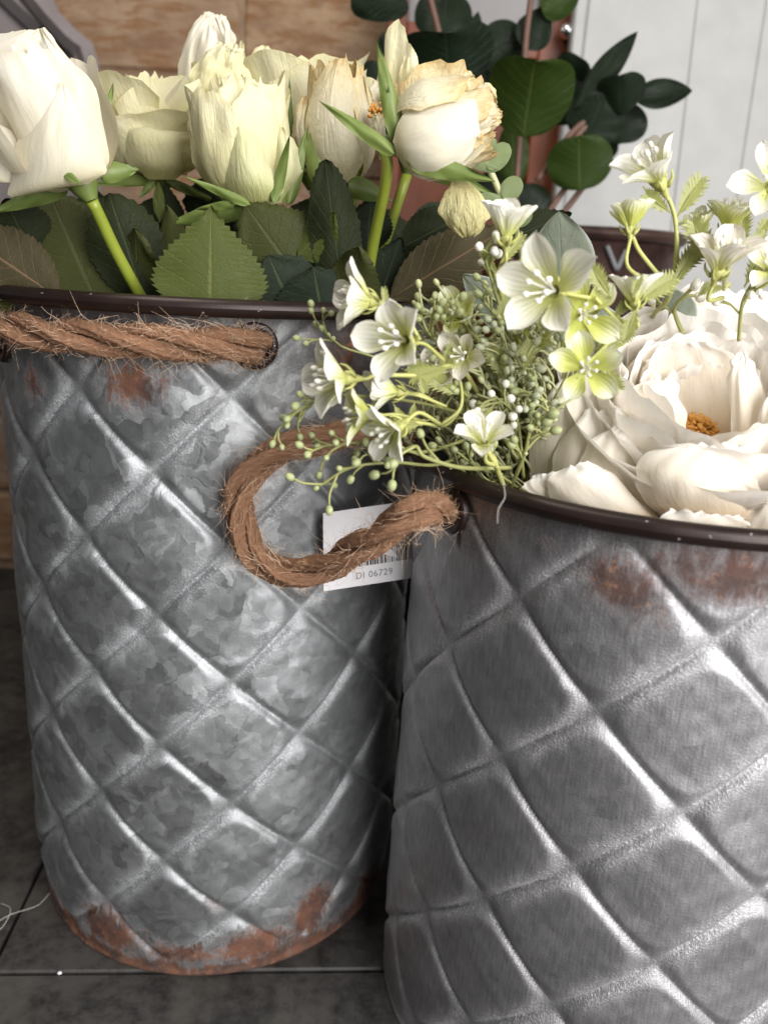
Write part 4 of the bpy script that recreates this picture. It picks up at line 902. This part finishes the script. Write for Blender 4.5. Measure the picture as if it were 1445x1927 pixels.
def blossom(par, px, py, Y, face, size, key='w', open_=55, skip=(), rot=None, rs=None):
    """size: petal length in photo pixels; face: (right, up, towards viewer); open_: degrees between petals and axis"""
    rs = rs or rng; O = at(px, py, Y); Z = imgdir(*face); X = nrm(np.cross(Z, [.13, .2, .97])); X = X if np.dot(X, RIGHT) > 0 else -X; Yv = np.cross(Z, X); s = S(size * 1.06, O)
    b = bpy.data.objects.new('blossom', CX); COL.objects.link(b)
    Mw = Matrix([[X[i] * s, Yv[i] * s, Z[i] * s, O[i] - par.location[i]] for i in range(3)] + [[0, 0, 0, 1]]); rel(b, par, Mw)
    r0_ = rs.uniform(0, 72) if rot is None else rot
    for k in range(5):
        if k in skip: continue
        o = bpy.data.objects.new('petal', PM[key][rs.randint(4)]); COL.objects.link(o)
        rel(o, b, Matrix.Rotation(math.radians(r0_ + k * 72 + rs.uniform(-7, 7)), 4, 'Z') @ Matrix.Translation((0, .04, .0)) @ Matrix.Rotation(math.radians(90 - open_ + rs.uniform(-9, 9)), 4, 'X') @ Matrix.Diagonal((rs.uniform(.9, 1.1), rs.uniform(.88, 1.1), 1, 1)))
    o = bpy.data.objects.new('stamens', ST); COL.objects.link(o); rel(o, b, Matrix.Rotation(rs.uniform(0, 6), 4, 'Z'))
    return O - Z * s * .28, Z
# toothed bract: one shared mesh, unit length along +Y
bm_ = MB()
bm_.tube(np.array([[0, 0, 0], [0, .5, .03], [0, 1.0, .0]]), np.array([.03, .022, .006]), 5)
for k in range(9):
    y = .14 + k * .092; L_ = .30 * math.sin(PI * (.18 + .72 * k / 9)) + .05
    for sgn in (-1, 1):
        a0, a1, a2 = np.array([0, y - .055, .012]), np.array([0, y + .045, .012]), np.array([sgn * L_ * .8, y + L_ * .75, .05 * (k % 2) + .03])
        m1 = np.array([sgn * L_ * .45, y + .05 + L_ * .2, .045]); m2 = np.array([sgn * L_ * .34, y + .075 + L_ * .35, .03])
        bm_.add([a0, m1, a2, m2, a1], [(0, 1, 2, 3, 4)]); bm_.add([a0 - [0, 0, .012], m1 - [0, 0, .012], a2, m2 - [0, 0, .012], a1 - [0, 0, .012]], [(4, 3, 2, 1, 0)])
BR = bm_.mesh('bract', smooth=False); BR.materials.append(M_fern)
def bract(par, bpx, tpx, Y, dt=0.0, wide=1.0, roll=0.0):
    B, T = at(*bpx, Y), at(*tpx, Y + dt); A = axes(B, T, roll); L = np.linalg.norm(T - B); o = bpy.data.objects.new('bract', BR); COL.objects.link(o)
    rel(o, par, Matrix([[A[0][i] * L * wide, A[2][i] * L, -A[1][i] * L * wide, B[i] - par.location[i]] for i in range(3)] + [[0, 0, 0, 1]]))
SP = 'artificial blossom sprays in the front bucket'
ROOT = np.array([RC[0], RC[1] + .05, .18])
def spray(label, main, Y, rpx, flowers, bracts, twigs=()):
    """main: pixels of the main stem (x, y, Y); each flower: px, py, Y, face, size, key, open, where its stalk joins (x, y, Y)"""
    base = at(*main[-1][:2], main[-1][2]); t = thing('flower_spray', label, 'flower spray', base, SP)
    P = [at(*m) for m in main] + [ROOT + np.array([rng.uniform(-.03, .03), rng.uniform(-.03, .03), 0])]
    stem(P, np.linspace(S(rpx * .8, P[0]), S(rpx * 1.1, P[0]), 40), M_limestem, t, n=40, ns=8)
    for f in flowers:
        e, Z = blossom(t, *f[:2], f[2], f[3], f[4], f[5], f[6], **(f[8] if len(f) > 8 else {}))
        J = at(*f[7]); m = e - Z * np.linalg.norm(J - e) * .35
        stem([e + Z * .001, m, J], np.linspace(S(rpx * .62, e), S(rpx * .8, e), 16), M_limestem, t, 'stalk', n=16, ns=7)
    for b in bracts: bract(t, *b[:2], b[2], **(b[3] if len(b) > 3 else {}))
    for tw in twigs: stem([at(*q) for q in tw], S(rpx * .6, base), M_limestem, t, 'stalk', n=16, ns=7)
    return t
spray('white blossoms spilling left over the rope loop, lowest of the sprays', [(705, 705, .335), (800, 705, .340), (850, 690, .350), (900, 740, .37)], .34,  5.2,
  [(768, 642, .325, (-.55, -.05, .75), 92, 'w', 50, (835, 678, .345), dict(rot=20)), (700, 568, .345, (-.85, .10, .25), 80, 'w', 48, (790, 640, .345)), (655, 712, .330, (-.9, -.05, .35), 88, 'w', 50, (705, 705, .335)),
   (752, 738, .345, (-.95, .1, .2), 70, 'w', 40, (830, 765, .35)), (700, 782, .330, (-.95, -.05, .25), 68, 'g', 48, (800, 795, .34)), (752, 800, .325, (-.75, -.5, .45), 74, 'w', 50, (830, 800, .34))],
  [((850, 690), (770, 712), .338, dict(wide=.9)), ((830, 700), (765, 690), .345), ((800, 790), (720, 815), .335), ((795, 800), (735, 795), .33), ((790, 705), (800, 740), .335), ((870, 745), (800, 700), .35), ((740, 760), (765, 800), .335, dict(wide=.8)), ((780, 755), (775, 790), .34), ((730, 600), (722, 540), .34, dict(wide=.5))],
  [[(830, 800, .34), (865, 770, .345), (868, 730, .35), (855, 690, .355)], [(740, 790, .33), (800, 797, .336), (838, 800, .345), (868, 770, .36)], [(840, 765, .35), (790, 745, .345), (760, 740, .345)]])
spray('large pale blossoms on a yellow stem left of the peony, highest over the rim', [(1060, 552, .335), (1130, 570, .350), (1100, 610, .37), (1060, 680, .39)], .34,  5.2,
  [(1048, 548, .325, (-.62, -.10, .75), 108, 'w', 54, (1110, 560, .338), dict(rot=8)), (1092, 592, .345, (.0, -.2, 1), 74, 'g', 62, (1150, 640, .36)), (1100, 694, .318, (-.1, -.1, 1), 70, 'g', 70, (1150, 640, .35), dict(rot=16)), (1195, 572, .345, (-.15, .85, .35), 66, 'w', 42, (1150, 590, .36))],
  [((1150, 560), (1110, 500), .34), ((1200, 575), (1175, 640), .34), ((1190, 560), (1205, 515), .335), ((1130, 680), (1168, 735), .33, dict(wide=.9)), ((1200, 570), (1270, 520), .345, dict(wide=1.1)), ((1090, 545), (1075, 500), .335, dict(wide=.6)), ((1150, 600), (1190, 560), .35), ((1115, 660), (1180, 620), .35)],
  [[(1120, 560, .34), (1180, 630, .355), (1150, 660, .36)]])
spray('two yellow-green blossoms on a tall curved stem against the white boarding', [(1250, 355, .375), (1270, 410, .375), (1272, 490, .375), (1258, 560, .385), (1228, 595, .42), (1220, 640, .47)], .37,  5.2,
  [(1242, 345, .370, (-.55, .65, .4), 92, 'w', 44, (1252, 360, .375), dict(rot=40)), (1186, 432, .362, (.0, .95, .1), 62, 'g', 44, (1258, 545, .375))],
  [((1272, 410), (1322, 330), .375), ((1262, 400), (1212, 362), .37), ((1262, 520), (1325, 460), .37, dict(wide=1.1)), ((1262, 545), (1300, 480), .368, dict(wide=.8))],
  [[(1190, 445, .365), (1205, 475, .368), (1250, 530, .374)]])
spray('pale blossoms crowded at the right edge above the peony', [(1400, 430, .385), (1370, 490, .385), (1362, 540, .42), (1350, 620, .48)], .38,  5.2,
  [(1372, 432, .378, (.0, .9, .4), 70, 'g', 45, (1390, 470, .385)), (1350, 512, .362, (.05, .75, .65), 84, 'p', 42, (1360, 560, .38)), (1450, 352, .37, (-.3, .1, .95), 74, 'w', 66, (1460, 430, .38)), (1448, 510, .365, (-.3, .3, .9), 60, 'w', 60, (1400, 560, .38)), (1320, 445, .385, (-.4, .8, .4), 56, 'g', 40, (1360, 500, .385))],
  [((1340, 500), (1300, 410), .372, dict(wide=1.0)), ((1395, 470), (1400, 400), .38), ((1420, 460), (1445, 410), .38), ((1310, 560), (1340, 530), .37), ((1400, 540), (1440, 470), .375), ((1365, 540), (1320, 545), .375), ((1385, 480), (1440, 440), .378)])
spray('striped white blossom standing up under the hanging yellow petal', [(955, 470, .37), (940, 520, .37), (960, 600, .375)], .36,  5.2,
  [(952, 450, .355, (-.05, .85, .4), 76, 'w', 40, (942, 500, .365))], [((945, 500), (985, 440), .365, dict(wide=.6)), ((940, 520), (905, 470), .365, dict(wide=.6)), ((960, 540), (1000, 470), .368, dict(wide=.6))])
spray('small white blossom above the dark rim, left of the peony', [(918, 850, .335), (935, 880, .34), (945, 910, .36)], .33, 6,
  [(912, 838, .325, (-.15, .75, .65), 68, 'w', 55, (930, 875, .335))], [((930, 760), (905, 800), .34, dict(wide=.8)), ((985, 700), (1000, 640), .35), ((880, 600), (860, 560), .35, dict(wide=.7))])
spray('half hidden lime blossoms deep among the berry twigs', [(900, 640, .37), (930, 690, .375), (950, 760, .38)], .36, 6,
  [(870, 600, .365, (-.4, .3, .8), 58, 'g', 50, (900, 640, .372)), (875, 670, .355, (-.4, -.1, .9), 58, 'p', 55, (920, 690, .37)), (1000, 640, .37, (.1, .2, .9), 50, 'g', 45, (950, 700, .375)), (830, 700, .36, (-.5, .1, .8), 56, 'p', 50, (900, 690, .37))],
  [((850, 640), (835, 700), .35), ((930, 620), (960, 560), .36), ((960, 720), (920, 650), .36), ((1000, 600), (1040, 540), .36)])

# ------------------------------------------------------------------ berry sprigs
SG = 'berry sprigs in the front bucket'
BALL = {}
for key, mt, stt in (('g', M_berry, 1.25), ('w', M_berry_w, 1.1), ('s', M_berry_g, 1.35)):
    q = MB(); q.ball((0, 0, 0), .68, 10, 7, (0, 0, 1), stt); BALL[key] = q.mesh('berry'); BALL[key].materials.append(mt)
def sprig(label, path, rpx, nb, spread, key, bpx, mat, seed, start=.25, droop=0.0):
    rs = np.random.RandomState(seed); P = spline([at(*p) for p in path], 40); t = thing('berry_sprig', label, 'sprig', P[0], SG)
    m = MB(); r = S(rpx * .85, P[-1]); m.tube(P, np.linspace(r * 1.2, r * .7, 40), 6); tips = [(P[-1], nrm(P[-1] - P[-4]))]
    T, N, B = frames(P)
    for k in range(nb):
        i = int(40 * (start + (1 - start) * (k + rs.uniform(0, .8)) / nb)); i = min(i, 38)
        a_ = rs.uniform(0, 2 * PI); d = nrm(T[i] * rs.uniform(.5, 1.1) + (np.cos(a_) * N[i] + np.sin(a_) * B[i]) * .9 + np.array([0, 0, -droop]))
        L_ = S(spread * rs.uniform(.5, 1.1), P[i]); e = P[i] + d * L_; mid = P[i] + d * L_ * .55 + T[i] * L_ * .12
        m.tube(spline([P[i], mid, e], 7), np.linspace(r * .8, r * .6, 7), 5); tips.append((e, nrm(e - mid)))
        if rs.rand() < .65:
            d2 = nrm(d + rs.randn(3) * .6); e2 = mid + d2 * L_ * .6; m.tube(spline([mid, mid + d2 * L_ * .3 + d * L_ * .08, e2], 5), np.linspace(r * .7, r * .5, 5), 5); tips.append((e2, d2))
    m.build('twig', mat, t)
    for e, d in tips:
        s = S(bpx * rs.uniform(.75, 1.15), e); q = Vector(d).to_track_quat('Z', 'Y').to_matrix().to_4x4(); o = bpy.data.objects.new('berry', BALL[key]); COL.objects.link(o)
        rel(o, t, Matrix.Translation(Vector(e + d * s * .8) - t.location) @ q @ Matrix.Diagonal((s, s, s, 1)))
    return t
IN = (950, 800, .39)
sprig('drooping green berry sprig, lowest over the rope loop', [IN, (840, 870, .36), (740, 870, .335), (660, 880, .33), (600, 915, .33)], 4, 6, 60, 'g', 11, M_twig, 1, .55)
sprig('green berry sprig reaching farthest left over the taller bucket', [IN, (800, 760, .36), (680, 745, .345), (610, 750, .34), (540, 782, .342)], 4, 5, 70, 'g', 11, M_twig, 2, .68)
sprig('green berry sprig under the lowest white blossoms', [IN, (800, 850, .35), (720, 830, .335), (650, 835, .335), (605, 840, .335)], 4, 7, 60, 'g', 11, M_twig, 3, .5)
sprig('thin dark berry sprig just below the rim of the taller bucket', [IN, (800, 700, .365), (700, 670, .36), (640, 650, .36), (600, 615, .362)], 3, 5, 52, 'g', 9, M_twig, 4, .7)
sprig('green berry sprig lying along the dark rim left of the peony', [(960, 880, .36), (870, 880, .335), (800, 860, .325), (780, 840, .325), (735, 862, .325)], 5, 4, 55, 'g', 13, M_twig, 5, .35)
sprig('white berry sprig between the small blossom and the peony', [(985, 900, .37), (975, 800, .36), (960, 770, .355), (930, 745, .35)], 4, 6, 55, 'w', 12, M_twig, 6, .4)
sprig('white berry sprig standing under the hanging yellow petal', [(960, 640, .38), (935, 560, .37), (920, 510, .365), (905, 470, .36)], 4, 6, 44, 'w', 12, M_twig, 7, .3)
sprig('green berry sprig curling up beside the white peony petals', [(960, 920, .37), (985, 860, .36), (995, 820, .355), (1000, 790, .355)], 5, 5, 42, 'g', 14, M_twig, 8, .2)
sprig('olive berry sprig tucked inside the rim below the small blossom', [(990, 930, .38), (940, 895, .36), (900, 880, .355), (860, 850, .35)], 4, 7, 50, 'g', 12, M_twig, 9, .1)
sprig('white berry sprig above the peony near the right edge', [(1390, 640, .40), (1395, 580, .39), (1405, 550, .385), (1425, 520, .38)], 4, 7, 48, 'w', 10, M_twig, 10, .2)
sprig('white berry sprig behind the peony, by the curved yellow stem', [(1290, 640, .41), (1270, 590, .40), (1275, 570, .395), (1300, 545, .39)], 5, 3, 44, 'w', 13, M_twig, 11, .3)
TUFT = [((830, 590), 'olive berry twig directly right of the upturned left blossom'), ((905, 560), 'olive berry twig under the left tip of the biggest blossom'), ((945, 625), 'glassy berry twig below the biggest blossom'), ((985, 680), 'glassy berry twig left of the flat lime blossom'),
        ((862, 640), 'glassy berry twig in the middle of the tangled tuft'), ((1010, 730), 'olive berry twig above the left peony petals'), ((880, 735), 'olive berry twig above the small white blossom'), ((1060, 640), 'glassy berry twig between the biggest and the lime blossom'), ((790, 585), 'olive berry twig behind the petals of the left blossom'), ((930, 690), 'glassy berry twig just above the cluster of white berries')]
for k, ((x, y), lab) in enumerate(TUFT):
    gl = 'glassy' in lab
    sprig(lab, [(1000 + rng.uniform(-40, 40), 850, .41), ((1000 + x) / 2 + rng.uniform(-30, 30), (850 + y) / 2 + rng.uniform(-20, 20), .375), (x + rng.uniform(0, 40), y + 50, .362), (x, y, .35 + rng.uniform(0, .015))], 4, 7, 60, 's' if gl else 'g', 10.5, M_twig_grey if gl else M_twig, 40 + k, .30)
fm = MB()
for k in range(170):                     # tangled filler stems inside the bucket, nobody could count them
    x0 = rng.uniform(790, 1030); y0 = rng.uniform(570, 880); yy = .365 + rng.uniform(0, .05)
    if y0 > 840 and x0 < 850: continue
    P = spline([at(960 + rng.uniform(-60, 60), 960, .425), at(x0 + rng.uniform(-10, 70), y0 + 70, yy + .02), at(x0 + rng.uniform(-25, 25), y0 + 20, yy), at(x0 + rng.uniform(-40, 20), y0 - rng.uniform(0, 40), yy - .005)], 14)
    fm.tube(P, np.linspace(.0009, .0005, 14), 5)
    if k % 2: fm.ball(P[-1], .0015, 7, 5, P[-1] - P[-2], 1.4)
    for q in range(3):
        i_ = rng.randint(5, 13); d = nrm(P[i_] - P[i_ - 1] + rng.randn(3) * .003); e = P[i_] + d * rng.uniform(.006, .013); fm.tube(np.array([P[i_], e]), .0006, 4)
        if q: fm.ball(e, .0013, 6, 4, d, 1.4)
tag(fm.build('filler_twigs', M_twig_grey), 'tangled olive green filler twigs inside the rim of the front bucket', 'twigs', None, 'stuff')

# eucalyptus sprig and woolly leaves
eu = thing('eucalyptus_sprig', 'pale green round-leaved sprig right of the drooping rose', 'sprig', at(950, 400, .44))
stem([at(885, 255, .44), at(912, 300, .44), at(935, 350, .44), at(955, 400, .44), at(985, 500, .45), ROOT], .0018, M_twig_grey, eu, n=30)
for (b_, t_, w_) in (((918, 318), (958, 270), 40), ((938, 318), (880, 302), 22), ((945, 372), (980, 335), 40), ((950, 382), (898, 370), 26), ((900, 280), (935, 262), 24), ((965, 420), (1000, 395), 34)):
    leaf(b_, t_, w_, .437, M_euc, eu, round_=True, cup=.3, seed=int(b_[0]), nu=9, nv=19)
wo = thing('woolly_leaf_sprig', 'grey-green felted leaves with pale edges behind the large blossom', 'leaves', at(1050, 600, .42))
for (b_, t_, w_, y_, kw) in (((1062, 640), (1052, 396), 125, .41, dict(peak=.6, cup=.3)), ((1010, 640), (870, 515), 80, .40, dict(peak=.5, cup=.3)), ((1150, 700), (1110, 560), 90, .41, dict(peak=.5)), ((1290, 640), (1262, 540), 70, .42, dict(peak=.5))):
    leaf(b_, t_, w_, y_, M_sage, wo, seed=int(b_[0]) + 3, **kw)
stem([at(1060, 630, .41), at(1050, 700, .42), ROOT], .0025, M_twig_grey, wo)
ln = MB(); ln.tube(spline([at(946, 905, .300), at(950, 935, .296), at(938, 958, .292), at(936, 985, .290)], 20), .00012, 4)
tag(ln.build('loose_thread', M_lint), 'single pale thread hanging over the dark rim of the front bucket', 'thread')
ln = MB(); ln.tube(spline([atz(-20, 1745, .002), atz(20, 1722, .004), atz(70, 1705, .002), atz(95, 1680, .003)], 20), .0002, 4); ln.tube(spline([atz(0, 1700, .002), atz(20, 1712, .005), atz(5, 1745, .003), atz(-20, 1760, .002)], 16), .0002, 4)
tag(ln.build('floor_thread', M_lint), 'pale tangled thread lying on the floor tile at the left edge', 'thread')
cb = MB(); cb.ball(atz(112, 1832, .0012), 0.0011, 7, 5, (1, 0, .2), 1.4); tag(cb.build('crumb', M_card), 'tiny white crumb on the seam between two floor tiles', 'crumb')
